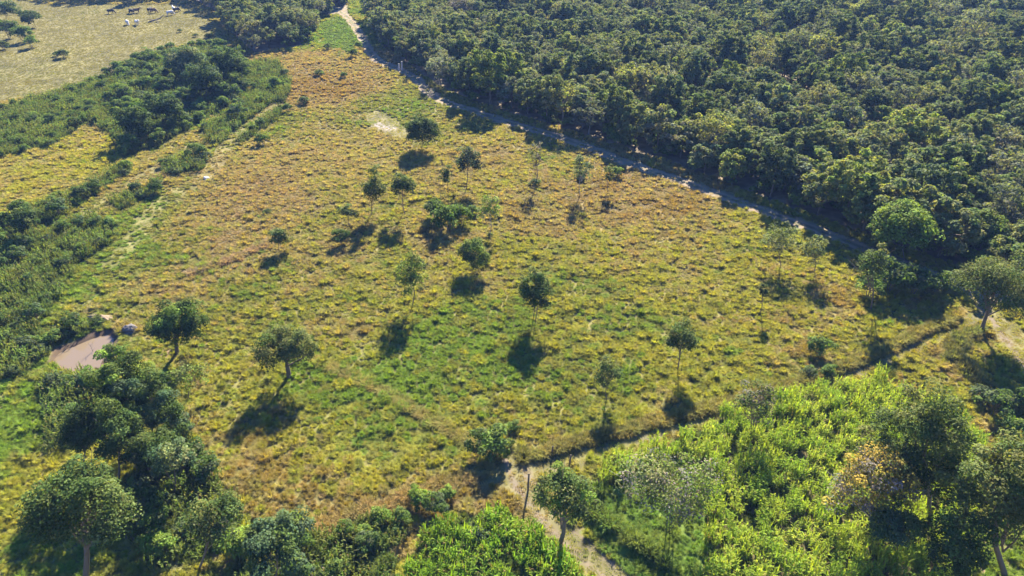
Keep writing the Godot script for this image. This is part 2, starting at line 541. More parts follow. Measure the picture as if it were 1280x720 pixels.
func paint_zones() -> void:
	zone.resize(NX * NZ)
	fill_poly(world_poly(dry_px), Zone.DRY)
	fill_poly(world_poly(forest_px), Zone.FOREST)
	fill_poly(world_poly(grove_px), Zone.FOREST)
	for s in scrubs:
		fill_poly(world_poly(s), Zone.SCRUB)
	fill_poly(world_poly([[398, 28], [440, 22], [448, 45], [440, 66], [410, 58]]), Zone.LUSH)
	fill_poly(world_poly(lush_px), Zone.LUSH)
	fill_poly(world_poly(cane_px), Zone.CANE)
	fill_poly(world_poly(tall_px), Zone.TALL)
	fill_poly(world_poly([[596, 606], [638, 568], [720, 553], [765, 548], [725, 580], [668, 605], [672, 632], [650, 625], [628, 612]]), Zone.STRIP)
	fill_poly(world_poly([[455, 140], [480, 138], [510, 160], [512, 175], [490, 172], [462, 155]]), Zone.STRIP)
	fill_line([[345, 130], [300, 165], [262, 215], [225, 240], [195, 260], [165, 300], [140, 330]], 3.2, Zone.WORN)
	fill_line(strip_px, 1.7, Zone.STRIP)
	fill_line([[205, 205], [150, 238], [95, 275]], 2.0, Zone.WORN)
	fill_line(track_px, 2.2, Zone.STRIP)
	fill_line([[1205, 357], [1224, 378], [1246, 405], [1263, 430], [1285, 462], [1320, 500]], 1.6, Zone.STRIP)
	fill_line([[1240, 395], [1262, 412], [1285, 430]], 3.5, Zone.STRIP)
	fill_line(road_px, 3.0, Zone.ROAD)
	fill_poly(pond_poly, Zone.POND)

func smear(px: PackedByteArray, tw: int, th: int, line: PackedVector2Array, off: float, half: float, col: Color, amount: float, rough: float) -> void:
	var sx := tw / (NX * CELL)
	for k in range(0, line.size(), 1):
		var a := line[maxi(k - 1, 0)]
		var b := line[mini(k + 1, line.size() - 1)]
		var nrm := (b - a).normalized().orthogonal()
		var p := line[k] + nrm * (off + n_mid.get_noise_2d(line[k].x * 3.0, line[k].y * 3.0) * rough)
		var hw := half * (1.0 + 0.5 * n_fine.get_noise_2d(line[k].x, line[k].y + 50.0))
		var r := int(hw * sx) + 1
		var cx := int((p.x - X0) * sx)
		var cy := int((p.y - Z0) * sx)
		for y in range(maxi(0, cy - r), mini(th, cy + r + 1)):
			for x in range(maxi(0, cx - r), mini(tw, cx + r + 1)):
				var d := Vector2(x + 0.5, y + 0.5).distance_to(Vector2((p.x - X0) * sx, (p.y - Z0) * sx)) / sx
				if d < hw:
					var w := amount * clampf((hw - d) / (hw * 0.5), 0, 1) * (0.75 + 0.5 * n_fine.get_noise_2d(x * 2.1, y * 2.1))
					w = clampf(w, 0, 1)
					var o := (y * tw + x) * 4
					px[o] = int(lerpf(px[o], col.r8, w))
					px[o + 1] = int(lerpf(px[o + 1], col.g8, w))
					px[o + 2] = int(lerpf(px[o + 2], col.b8, w))

func build_ground() -> void:
	# colour of soil, litter and short grass, one texel every 0.25 m
	var tw := 1600
	var th := 1120
	var cw := 200
	var chh := 140
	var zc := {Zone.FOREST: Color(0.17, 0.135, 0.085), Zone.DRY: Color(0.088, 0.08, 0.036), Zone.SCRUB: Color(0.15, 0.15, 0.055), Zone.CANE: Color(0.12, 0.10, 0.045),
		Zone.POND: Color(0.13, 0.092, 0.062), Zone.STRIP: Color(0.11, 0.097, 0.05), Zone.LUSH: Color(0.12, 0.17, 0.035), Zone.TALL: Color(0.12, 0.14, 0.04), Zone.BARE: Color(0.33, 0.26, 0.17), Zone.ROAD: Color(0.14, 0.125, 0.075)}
	var coarse := []
	coarse.resize(cw * chh)
	for j in chh:
		for k in cw:
			coarse[j * cw + k] = mean_color(X0 + (k + 0.5) * 2.0, Z0 + (j + 0.5) * 2.0)
	var px := PackedByteArray()
	px.resize(tw * th * 4)
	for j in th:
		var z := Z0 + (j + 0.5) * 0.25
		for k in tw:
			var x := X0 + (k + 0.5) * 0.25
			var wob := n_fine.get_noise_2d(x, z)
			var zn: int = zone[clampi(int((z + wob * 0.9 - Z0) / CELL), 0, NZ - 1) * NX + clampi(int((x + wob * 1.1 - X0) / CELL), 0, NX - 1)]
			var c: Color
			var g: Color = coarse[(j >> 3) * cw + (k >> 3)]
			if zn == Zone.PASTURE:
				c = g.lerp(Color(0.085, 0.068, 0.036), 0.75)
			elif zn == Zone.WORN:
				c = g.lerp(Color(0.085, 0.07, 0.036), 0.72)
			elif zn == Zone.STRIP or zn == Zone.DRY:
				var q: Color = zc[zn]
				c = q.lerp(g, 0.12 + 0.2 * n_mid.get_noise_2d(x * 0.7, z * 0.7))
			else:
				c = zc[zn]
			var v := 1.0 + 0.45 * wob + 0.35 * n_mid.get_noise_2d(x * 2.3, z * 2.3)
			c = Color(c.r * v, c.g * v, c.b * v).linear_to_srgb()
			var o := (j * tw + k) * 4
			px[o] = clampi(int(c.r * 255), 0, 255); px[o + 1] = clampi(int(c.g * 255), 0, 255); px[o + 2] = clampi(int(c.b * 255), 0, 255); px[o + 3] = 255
	var dirt := Color(0.17, 0.135, 0.1).linear_to_srgb()
	var road := smooth_line(road_px)
	for side in [-0.75, 0.75]:
		smear(px, tw, th, road, side, 0.5, Color(0.22, 0.165, 0.11).linear_to_srgb(), 0.85, 0.25)
	var track := smooth_line(track_px)
	smear(px, tw, th, track, -0.6, 0.35, dirt, 0.8, 0.3)
	smear(px, tw, th, track, 0.6, 0.3, dirt, 0.55, 0.3)
	smear(px, tw, th, smooth_line([[655, 580], [690, 630], [730, 668], [800, 730]]), 0.0, 0.35, dirt, 0.5, 0.3)
	smear(px, tw, th, smooth_line([[1210, 362], [1224, 380], [1246, 406], [1262, 430], [1285, 462]]), 0.0, 0.5, dirt, 0.8, 0.3)
	smear(px, tw, th, smooth_line([[473, 155], [481, 158], [488, 161]]), 0.0, 1.6, Color(0.24, 0.21, 0.18).linear_to_srgb(), 0.8, 0.2)
	smear(px, tw, th, smooth_line([[905, 512], [915, 508], [925, 507]]), 0.0, 0.9, Color(0.26, 0.19, 0.145).linear_to_srgb(), 0.8, 0.2)
	for e in [[200, 447], [245, 440], [62, 470], [170, 645], [177, 660], [250, 690], [285, 700], [1220, 690], [1215, 715], [70, 490]]:
		smear(px, tw, th, smooth_line([[e[0] - 8, e[1] + 3], [e[0] + 8, e[1] - 2]]), 0.0, 1.3, Color(0.23, 0.16, 0.1).linear_to_srgb(), 0.75, 0.3)
	var rim := PackedVector2Array()
	for k in pond_poly.size():
		for e in 12:
			rim.push_back(pond_poly[k].lerp(pond_poly[(k + 1) % pond_poly.size()], e / 12.0))
	smear(px, tw, th, rim, 0.0, 0.6, Color(0.085, 0.06, 0.04).linear_to_srgb(), 0.9, 0.15)
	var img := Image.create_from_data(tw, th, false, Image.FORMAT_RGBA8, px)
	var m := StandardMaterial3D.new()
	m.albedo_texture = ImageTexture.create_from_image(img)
	m.texture_repeat = false
	m.roughness = 0.95
	m.metallic_specular = 0.2
	# one sheet, fine where the photograph looks, coarse out to the horizon
	var xs := PackedFloat32Array()
	var zs := PackedFloat32Array()
	for e in [-2600.0, -1600.0, -900.0, -500.0, -320.0, -240.0]: xs.push_back(e)
	var x := X0
	while x <= 200.01:
		xs.push_back(x); x += 0.8
	for e in [240.0, 320.0, 500.0, 900.0, 1600.0, 2600.0]: xs.push_back(e)
	for e in [-2600.0, -1600.0, -900.0, -500.0, -360.0]: zs.push_back(e)
	var z2 := Z0
	while z2 <= -19.9:
		zs.push_back(z2); z2 += 0.8
	for e in [-10.0, 10.0, 60.0, 200.0, 600.0, 1600.0]: zs.push_back(e)
	var nx := xs.size()
	var nz := zs.size()
	var v3 := PackedVector3Array(); v3.resize(nx * nz)
	var uv := PackedVector2Array(); uv.resize(nx * nz)
	var idx := PackedInt32Array(); idx.resize((nx - 1) * (nz - 1) * 6)
	for j in nz:
		for k in nx:
			v3[j * nx + k] = Vector3(xs[k], ground_h(xs[k], zs[j]), zs[j])
			uv[j * nx + k] = Vector2((xs[k] - X0) / (NX * CELL), (zs[j] - Z0) / (NZ * CELL))
	var w := 0
	for j in nz - 1:
		for k in nx - 1:
			var a := j * nx + k
			idx[w] = a; idx[w + 1] = a + 1; idx[w + 2] = a + nx; idx[w + 3] = a + 1; idx[w + 4] = a + nx + 1; idx[w + 5] = a + nx
			w += 6
	var nn := PackedVector3Array(); nn.resize(nx * nz)
	for j in nz:
		for k in nx:
			var l := v3[j * nx + maxi(k - 1, 0)]
			var r := v3[j * nx + mini(k + 1, nx - 1)]
			var u := v3[maxi(j - 1, 0) * nx + k]
			var d := v3[mini(j + 1, nz - 1) * nx + k]
			nn[j * nx + k] = (d - u).cross(r - l).normalized()
	var arr := []
	arr.resize(Mesh.ARRAY_MAX)
	arr[Mesh.ARRAY_VERTEX] = v3
	arr[Mesh.ARRAY_NORMAL] = nn
	arr[Mesh.ARRAY_TEX_UV] = uv
	arr[Mesh.ARRAY_INDEX] = idx
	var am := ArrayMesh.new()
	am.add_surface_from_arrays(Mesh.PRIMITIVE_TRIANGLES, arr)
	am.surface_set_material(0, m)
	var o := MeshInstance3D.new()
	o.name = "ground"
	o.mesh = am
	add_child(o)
	o.set_meta("kind", "structure")
	o.set_meta("label", "pasture ground with dirt road, worn tracks and dry soil")
	o.set_meta("category", "ground")

func build_pond() -> void:
	var m := StandardMaterial3D.new()
	m.albedo_color = Color(0.15, 0.112, 0.074).linear_to_srgb()
	m.roughness = 0.07
	m.metallic_specular = 0.5
	var st := SurfaceTool.new()
	st.begin(Mesh.PRIMITIVE_TRIANGLES)
	var outer := Geometry2D.offset_polygon(pond_poly, 0.45)[0]
	var idx := Geometry2D.triangulate_polygon(outer)
	for k in idx:
		st.set_normal(Vector3.UP)
		st.add_vertex(Vector3(outer[k].x, -0.32, outer[k].y))
	st.set_material(m)
	var o := MeshInstance3D.new()
	o.name = "pond_water"
	o.mesh = st.commit()
	add_child(o)
	o.set_meta("kind", "structure")
	o.set_meta("label", "muddy brown pond water between dark bushes")
	o.set_meta("category", "water")

# ------------------------------------------------------------------ grasses
func in_view(p: Vector3, margin: float) -> bool:
	var q := pix(p)
	return q.x > -margin and q.x < W + margin and q.y > -30 and q.y < HH + margin

func build_grass() -> void:
	var kinds := [tussock(11, 280, 0.3, 1.0, 0.028), tussock(12, 260, 0.26, 1.2, 0.028), tussock(13, 280, 0.38, 0.85, 0.03)]
	var tiny := tussock(14, 70, 0.42, 0.34, 0.025)
	var xf := [[], [], [], []]
	var cols := [[], [], [], []]
	rng.seed = 77
	var z := -27.0
	while z > -255.0:
		var step := 0.52 if z > -110.0 else 0.62
		var half := 0.80 * (-z * cp + CAM_H * sp) + 6.0
		var x := -half
		while x < half:
			var p := Vector3(x + rng.randf_range(-0.45, 0.45) * step, 0, z + rng.randf_range(-0.45, 0.45) * step)
			x += step
			if not in_view(p, 60):
				continue
			var zn := zone_at(p.x, p.z)
			if zn == Zone.ROAD or zn == Zone.POND or zn == Zone.FOREST or zn == Zone.BARE:
				if zn == Zone.FOREST or rng.randf() > 0.2:
					continue
			if absf(p.x - pond_c.x) + absf(p.z - pond_c.y) < 12.0 and pond_edge(Vector2(p.x, p.z)) > -0.6: continue
			p.y = ground_h(p.x, p.z)
			var c := grass_color(p.x, p.z)
			var big := 0.5 + 0.5 * n_mid.get_noise_2d(p.x * 2.0 + 91.0, p.z * 2.0)
			var s := rng.randf_range(0.45, 1.0) * (0.55 + 0.5 * big)
			var hs := rng.randf_range(0.7, 1.2) * (0.75 + 0.5 * clampf(0.5 + n_fine.get_noise_2d(p.x * 0.9, p.z * 0.9), 0.0, 1.0))
			var kk := rng.randi() % 3
			match zn:
				Zone.DRY:
					kk = 3
					c = c.lerp(Color(0.15, 0.145, 0.06), 0.65)
				Zone.STRIP, Zone.ROAD, Zone.BARE:
					kk = 3
				Zone.WORN:
					if rng.randf() < 0.6: kk = 3
					hs *= 0.55
				Zone.LUSH:
					c = jitter(Color(0.19, 0.27, 0.045), 0.3)
					hs *= 0.8
				Zone.SCRUB:
					c = jitter(Color(0.14, 0.19, 0.05), 0.3)
					hs *= 1.25
				Zone.CANE, Zone.TALL:
					if rng.randf() < 0.4: continue
					c = jitter(Color(0.15, 0.19, 0.04), 0.3)
			if zn == Zone.PASTURE and n_mid.get_noise_2d(p.x * 1.4 + 300.0, p.z * 1.4) < -0.28:
				hs *= 0.55
			var b := Basis.from_euler(Vector3(rng.randf_range(-0.12, 0.12), rng.randf() * TAU, rng.randf_range(-0.12, 0.12))).scaled(Vector3(s, s * hs, s))
			xf[kk].append(Transform3D(b, p))
			cols[kk].append(c)
		z -= step
	# taller rows along old fence lines and field edges
	rng.seed = 78
	var rows := [
		[[[590, 597], [540, 614], [490, 632], [440, 650], [400, 662]], 1.0, 0.8, Color(0.34, 0.25, 0.09)],
		[[[655, 572], [700, 562], [760, 545], [850, 521], [915, 503], [980, 483], [1050, 459], [1100, 439], [1160, 412], [1200, 396]], 0.6, 0.85, Color(0.3, 0.26, 0.07)],
		[[[390, 452], [450, 478], [500, 505], [560, 540], [620, 572]], 0.5, 0.6, Color(0.34, 0.3, 0.08)],
		[[[722, 632], [760, 658], [800, 684], [825, 705]], 0.6, 1.2, Color(0.17, 0.23, 0.045)],
		[[[1215, 415], [1190, 440], [1230, 480], [1270, 520]], 1.2, 1.2, Color(0.2, 0.2, 0.06)],
		[[[240, 345], [300, 322], [350, 300]], 0.8, 0.7, Color(0.38, 0.27, 0.14)]]
	for r in rows:
		var line := smooth_line(r[0])
		for k in range(0, line.size(), 2):
			for e in 2:
				var p := Vector3(line[k].x + rng.randfn(0, 0.35) * r[1], 0, line[k].y + rng.randfn(0, 0.35) * r[1])
				p.y = ground_h(p.x, p.z)
				var s := rng.randf_range(0.8, 1.2)
				var kk := rng.randi() % 2
				xf[kk].append(Transform3D(Basis.from_euler(Vector3(0, rng.randf() * TAU, 0)).scaled(Vector3(s, s * r[2], s)), p))
				cols[kk].append(jitter(r[3], 0.3))
	var lab := ["golden and green tussock grass covering the pasture", "taller arching tussock grass mixed through the pasture", "broad low tussock grass mixed through the pasture", "short cropped dry grass on the worn strips and cattle pasture"]
	for k in 4:
		scatter(["tussock_grass", "arching_grass", "low_grass", "cropped_grass"][k], kinds[k] if k < 3 else tiny, xf[k], cols[k], lab[k], "grass")

# ------------------------------------------------------------------ woodland
func spread_points(poly: PackedVector2Array, gap: float, sd: int, keep: Callable) -> Array:
	rng.seed = sd
	var lo := Vector2(1e9, 1e9)
	var hi := -lo
	for p in poly:
		lo = lo.min(p); hi = hi.max(p)
	var out := []
	var grid := {}
	var tries := int((hi.x - lo.x) * (hi.y - lo.y) / (gap * gap) * 7.0)
	for t in tries:
		var p := Vector2(rng.randf_range(lo.x, hi.x), rng.randf_range(lo.y, hi.y))
		if not Geometry2D.is_point_in_polygon(p, poly) or not keep.call(p):
			continue
		var key := Vector2i(floori(p.x / gap), floori(p.y / gap))
		var ok := true
		for dx in range(-1, 2):
			for dy in range(-1, 2):
				for q in grid.get(key + Vector2i(dx, dy), []):
					if q.distance_to(p) < gap:
						ok = false
		if ok:
			if not grid.has(key): grid[key] = []
			grid[key].append(p)
			out.append(p)
	return out

func build_forest() -> void:
	var dk := Color(0.10, 0.132, 0.052)
	var md := Color(0.14, 0.172, 0.07)
	var ol := Color(0.185, 0.2, 0.085)
	var gy := Color(0.195, 0.2, 0.13)
	var protos := [
		proto_tree("forest_tree", "tree", 6.6, Vector3(3.2, 2.6, 3.1), 100, 60, 0.3, [md, md, ol], 101, {"cs": 0.2, "low": -0.85}),
		proto_tree("forest_tree", "tree", 7.8, Vector3(2.8, 3.2, 2.8), 100, 55, 0.3, [dk, md], 102, {"cs": 0.22, "low": -0.7}),
		proto_tree("forest_tree", "tree", 6.0, Vector3(3.7, 2.1, 3.4), 110, 55, 0.28, [ol, md], 103, {"cs": 0.17, "low": -0.8}),
		proto_tree("forest_tree", "tree", 6.0, Vector3(2.7, 2.6, 2.7), 70, 60, 0.28, [md, gy], 104, {"cs": 0.23, "low": -0.7}),
		proto_tree("forest_tree", "tree", 6.8, Vector3(3.5, 2.7, 3.3), 85, 32, 0.28, [gy, gy, ol], 105, {"cs": 0.2, "low": -0.8, "limbs": 14, "bark": Color(0.2, 0.18, 0.16)}),
		proto_tree("forest_tree", "tree", 5.0, Vector3(2.4, 2.1, 2.4), 60, 60, 0.28, [ol, md], 106, {"cs": 0.24, "low": -0.8})]
	var shape := ["broad round-crowned", "tall dark", "wide flat-topped", "small round", "thin grey-limbed", "short bushy"]
	var tints := [Color(1, 1, 1), Color(1.0, 1.05, 0.8), Color(0.8, 0.85, 0.85), Color(1.35, 1.35, 0.85), Color(1.05, 1.1, 1.25), Color(1.2, 1.15, 1.05), Color(0.8, 0.88, 0.82)]
	var tname := ["green", "fresh green", "dull green", "yellow-green", "blue-grey green", "olive", "deep green"]
	var ok := func(p: Vector2) -> bool:
		var q := pix(Vector3(p.x, 3.0, p.y))
		return q.x > -70 and q.x < W + 90 and zone_at(p.x, p.y) == Zone.FOREST
	var spots := []
	for a in [[world_poly(forest_px), 3.4, 201, "in the wood above the dirt road"], [world_poly(grove_px), 3.3, 202, "in the grove at the far end of the pasture"]]:
		for p in spread_points(a[0], a[1], a[2], ok):
			spots.append([p, a[3]])
	spots.sort_custom(func(a, b): return a[0].length() < b[0].length())
	rng.seed = 303
	var roadline := smooth_line(road_px)
	var rest := []
	var restc := []
	for k in protos.size():
		rest.append([]); restc.append([])
	var nr := 0
	for k in spots.size():
		var p: Vector2 = spots[k][0]
		var patch := n_big.get_noise_2d(p.x * 1.5 + 70.0, p.y * 1.5)
		var pk := [0, 0, 1, 1, 2, 3, 3, 4, 4, 5][rng.randi() % 10] as int
		var tk := [0, 0, 1, 2, 3, 4, 4, 5, 5, 6][rng.randi() % 10] as int
		if patch > 0.15 and tk == 6: tk = 3
		var s := rng.randf_range(0.6, 1.2)
		var edge := 1e9
		for q in range(0, roadline.size(), 8):
			edge = minf(edge, roadline[q].distance_to(p))
		if edge < 2.2 + s * 1.0: continue
		if edge < 7.0: s = maxf(s, 0.9) * 1.12
		var sv := Vector3(s * rng.randf_range(0.9, 1.1), s * rng.randf_range(0.85, 1.15), s * rng.randf_range(0.9, 1.1))
		var pos := Vector3(p.x, ground_h(p.x, p.y), p.y)
		var turn := rng.randf() * TAU
		if nr < 300:
			var where: String = spots[k][1]
			if edge < 7.0: where = "at the wood's edge beside the dirt road"
			elif edge < 13.0: where = "right behind the first trees along the dirt road"
			elif edge < 22.0: where = "a few rows into the wood from the dirt road"
			elif where.begins_with("in the wood"): where = "deep in the wood away from the dirt road"
			dup(protos[pk], pos, turn, sv, "%s %s tree %s" % [shape[pk], tname[tk], where], "trees of the wood", leaf_mat(tints[tk], 1.0))
			nr += 1
		else:
			rest[pk].append(Transform3D(Basis.from_euler(Vector3(0, turn, 0)).scaled(sv), pos))
			restc[pk].append(tints[tk])
	print("forest ", nr, " rest ", rest.map(func(a): return a.size()))
	for k in protos.size():
		if rest[k].size() == 0: continue
		var tr := protos[k].get_child(0) as MeshInstance3D
		var cr := protos[k].get_child(1) as MeshInstance3D
		var white := []
		white.resize(rest[k].size()); white.fill(Color.WHITE)
		scatter("far_forest", cr.mesh, rest[k], restc[k], "%s tree crowns of the far woodland reading as one mass" % shape[k], "forest")
		scatter("far_forest_trunks", tr.mesh, rest[k], white, "%s trees' trunks inside the far woodland" % shape[k], "forest")
	for p in protos: p.free()

func build_shrubs() -> void:
	var g1 := Color(0.112, 0.165, 0.045)
	var g2 := Color(0.150, 0.217, 0.053)
	var g3 := Color(0.105, 0.135, 0.068)
	var o := {"low": -0.2, "inner": 0.4, "cs": 0.34, "stems": 3, "spread": 0.25, "tr": 0.06, "limbs": 8, "stemname": "stem", "leafname": "foliage", "back": 1.0}
	var protos := [
		proto_tree("shrub", "shrub", 2.3, Vector3(1.5, 1.2, 1.5), 26, 60, 0.2, [g1, g2], 401, o),
		proto_tree("shrub", "shrub", 1.7, Vector3(1.2, 0.95, 1.1), 20, 55, 0.18, [g2, g2, g1], 402, o),
		proto_tree("shrub", "shrub", 3.0, Vector3(1.7, 1.6, 1.6), 30, 60, 0.22, [g3, g1], 403, o),
		proto_tree("shrub", "shrub", 1.5, Vector3(1.5, 0.8, 1.3), 22, 50, 0.18, [g3, g2], 404, o)]
	var kind := ["round green", "small bright green", "tall grey-green", "low spreading"]
	var tints := [Color(1, 1, 1), Color(1.25, 1.25, 0.9), Color(0.85, 0.88, 0.75), Color(1.0, 1.05, 1.2)]
	var tn := ["", "light ", "dark ", "silvery "]
	var belts := ["in the scrub belt below the cattle pasture", "in the hedge line between the two dry fields", "among the tall weeds on the left slope", "in the thin strip of scrub by the worn path", "in the short strip of scrub at the field corner", "in the thicket beside the muddy pond", "on the bank above the muddy pond", "in the thicket below the muddy pond", "around the sandy clearing near the bare-limbed tree", "in the undergrowth below the rust-coloured grass", "in the loose scrub between the dark trees and the worn path"]
	var gaps := [2.2, 1.7, 2.0, 2.0, 1.6, 2.0, 1.3, 1.7, 1.7, 2.2, 2.6]
	var n := 0
	var all := []
	for b in scrubs.size():
		var pts := spread_points(world_poly(scrubs[b]), gaps[b], 500 + b, func(p: Vector2) -> bool: return zone_at(p.x, p.y) == Zone.SCRUB and in_view(Vector3(p.x, 1, p.y), 40) and pond_edge(p) < -1.3)
		rng.seed = 600 + b
		for p in pts:
			var q := pix(Vector3(p.x, 0, p.y))
			var pk := rng.randi() % 4
			var tk := rng.randi() % 4
			var s := rng.randf_range(0.55, 1.05)
			if b == 0:
				s *= 1.2 if q.x > 150 else 0.75
				tk = [0, 0, 3, 1][rng.randi() % 4] if q.x > 150 else [0, 1, 1, 2][rng.randi() % 4]
				if q.y > 150 and q.x < 130: tk = 2
			if b == 1: s *= 0.95
			if b == 2 or b == 3: s *= 0.7
			if b == 6: s *= 0.7
			if b == 9: s *= 0.65
			if b == 10: s *= 0.6
			if rng.randf() < 0.12 and b != 6: continue
			all.append([s * 2.0 / depth(Vector3(p.x, 0, p.y)), pk, Vector3(p.x, ground_h(p.x, p.y), p.y), rng.randf() * TAU, Vector3(s, s * rng.randf_range(0.8, 1.15), s), "%s%s shrub %s" % [tn[tk], kind[pk], belts[b]], tk])
	all.sort_custom(func(a, b): return a[0] > b[0])
	var rest := [[], [], [], []]
	var restc := [[], [], [], []]
	for a in all:
		if n < 295:
			dup(protos[a[1]], a[2], a[3], a[4], a[5], "shrubs of the scrub belts", leaf_mat(tints[a[6]], 1.0))
			n += 1
		else:
			rest[a[1]].append(Transform3D(Basis.from_euler(Vector3(0, a[3], 0)).scaled(a[4]), a[2]))
			restc[a[1]].append(tints[a[6]])
	# low growth under the trees near the wood's edge
	var line := smooth_line(road_px)
	rng.seed = 655
	var under := [[], [], [], []]
	var underc := [[], [], [], []]
	for k in range(0, line.size(), 3):
		for e in 5:
			var a := line[mini(k + 1, line.size() - 1)] - line[maxi(k - 1, 0)]
			var q := line[k] + a.normalized().orthogonal() * (1 if e % 2 else -1) * rng.randf_range(3.5, 20.0)
			if zone_at(q.x, q.y) != Zone.FOREST: continue
			var s := rng.randf_range(0.5, 1.2)
			var pk := rng.randi() % 4
			under[pk].append(Transform3D(Basis.from_euler(Vector3(0, rng.randf() * TAU, 0)).scaled(Vector3(s, s, s)), Vector3(q.x, ground_h(q.x, q.y), q.y)))
			underc[pk].append(tints[rng.randi() % 4])
	for k in 4:
		var fm := (protos[k].get_child(1) as MeshInstance3D).mesh
		if rest[k].size(): scatter("far_scrub", fm, rest[k], restc[k], "%s far scrub merging into one belt" % kind[k], "scrub")
		if under[k].size(): scatter("forest_undergrowth", fm, under[k], underc[k], "%s undergrowth below the trees at the wood's edge" % kind[k], "undergrowth")
	for p in protos: p.set_meta("stem", "bush")
	# single shrubs: pixel, scale, prototype, tint, label
	var lone := [
		[335, 268, 0.5, 3, 0, "low shrub alone on the dry upper pasture"], [318, 165, 0.8, 1, 0, "small shrub at the top of the worn path"], [330, 182, 0.9, 0, 2, "dark shrub beside the worn path"], [345, 110, 1.0, 0, 0, "shrub near the reddish grass patch"],
		[300, 150, 1.1, 2, 3, "silvery shrub between scrub belt and path"], [325, 130, 0.9, 1, 1, "light shrub between scrub belt and path"], [355, 95, 1.0, 3, 2, "dark low shrub below the reddish bank"], [380, 130, 1.0, 3, 0, "low shrub beside the reddish grass patch"], [360, 140, 0.9, 1, 0, "small shrub left of the reddish patch"], [400, 95, 0.9, 3, 1, "light spreading shrub above the reddish grass patch"], [430, 98, 0.8, 1, 0, "small shrub right above the reddish grass patch"],
		[450, 62, 1.0, 1, 1, "bright shrub beside the sunlit road bend"], [440, 72, 0.9, 0, 0, "shrub between glade and road"], [410, 62, 0.9, 3, 0, "low shrub below the bright glade"],
		[426, 306, 0.75, 2, 2, "dark bush beside the small forked sapling"], [562, 288, 1.5, 0, 2, "large dark bush among the grouped pasture trees"], [545, 276, 1.1, 2, 2, "dark bush beside the large dark bush"], [578, 280, 1.1, 0, 2, "rounded dark bush at the edge of the grouped trees"], [590, 268, 0.8, 1, 3, "silvery bush at the edge of the grouped trees"],
		[612, 297, 0.4, 3, 2, "little dark bush at the foot of a pale sapling"], [668, 232, 0.7, 3, 3, "low silvery bush under a bare sapling"], [772, 222, 0.9, 1, 1, "bright green bush by the roadside shade"], [725, 225, 0.7, 3, 3, "pale low bush near the roadside shade"],
		[1025, 445, 0.9, 0, 0, "green bush in the gold grass above the mown strip"], [1010, 470, 0.7, 3, 0, "low bush beside the mown strip"], [1035, 470, 0.6, 0, 0, "small round bush above the mown strip"],
		[615, 572, 1.15, 0, 0, "leafy green bush at the corner of the gate clearing"], [600, 566, 0.8, 2, 2, "dark bush beside the gate clearing"], [630, 574, 0.5, 1, 1, "small bush beside the pale track"], [525, 630, 0.7, 0, 1, "green bush below the rust-coloured grass edge"], [545, 640, 0.6, 2, 0, "tall bush below the rust-coloured grass edge"], [560, 622, 0.65, 1, 1, "bright bush below the rust-coloured grass edge"], [480, 655, 0.65, 0, 1, "bush at the end of the rust-coloured grass edge"], [455, 672, 0.65, 1, 1, "light bush at the end of the rust-coloured grass edge"], [505, 655, 0.55, 0, 0, "dark bush in front of the bright tall grass"],
		[598, 672, 0.6, 3, 3, "dry pinkish bush inside the bright tall grass"], [640, 540, 0.5, 0, 0, "low bush in the lower pasture"], [1085, 372, 1.2, 0, 0, "leafy bush at the shaded corner of the pasture"], [1110, 365, 1.3, 2, 0, "tall bush at the shaded corner of the pasture"], [1095, 340, 1.0, 1, 1, "light bush by the road near the pasture corner"], [1140, 368, 1.3, 2, 0, "tall roadside bush at the pasture corner"], [1170, 365, 1.0, 0, 0, "round roadside bush at the pasture corner"],
		[1240, 520, 0.9, 2, 0, "tall bush just below the large forked roadside tree"], [1260, 545, 0.9, 0, 0, "rounded bush between the large forked tree and the layered olive tree"], [1225, 500, 1.0, 3, 0, "low bush at the edge of the gold grass below the forked tree"], [1285, 520, 0.9, 2, 0, "tall bush beside the path in shade"],
		[80, 72, 1.2, 3, 2, "dark low bush alone on the cattle pasture"], [72, 70, 0.8, 3, 0, "green low bush beside the dark bush on the cattle pasture"], [225, 40, 0.5, 3, 2, "tiny bush at the far side of the cattle pasture"], [245, 46, 0.6, 3, 0, "small bush near the grove end of the cattle pasture"], [260, 47, 0.7, 3, 2, "dark small bush near the grove end of the cattle pasture"],
		[30, 52, 1.8, 0, 0, "bright round bush at the edge of the cattle pasture"], [12, 48, 1.6, 2, 2, "dark tall bush at the edge of the cattle pasture"], [40, 60, 1.3, 0, 0, "round bush at the edge of the cattle pasture"], [5, 62, 1.3, 3, 2, "low dark bush at the edge of the cattle pasture"], [150, 455, 0.9, 0, 2, "dark bush on the right bank of the pond"], [140, 470, 0.8, 1, 1, "light bush below the right bank of the pond"]]
	rng.seed = 700
	for l in lone:
		var p := at(l[0], l[1])
		dup(protos[l[3]], p, rng.randf() * TAU, Vector3(l[2], l[2] * rng.randf_range(0.9, 1.1), l[2]), l[5], "single shrubs and bushes", leaf_mat(tints[l[4]], 1.0))
		n += 1
	print("shrubs ", n)
	for p in protos: p.free()

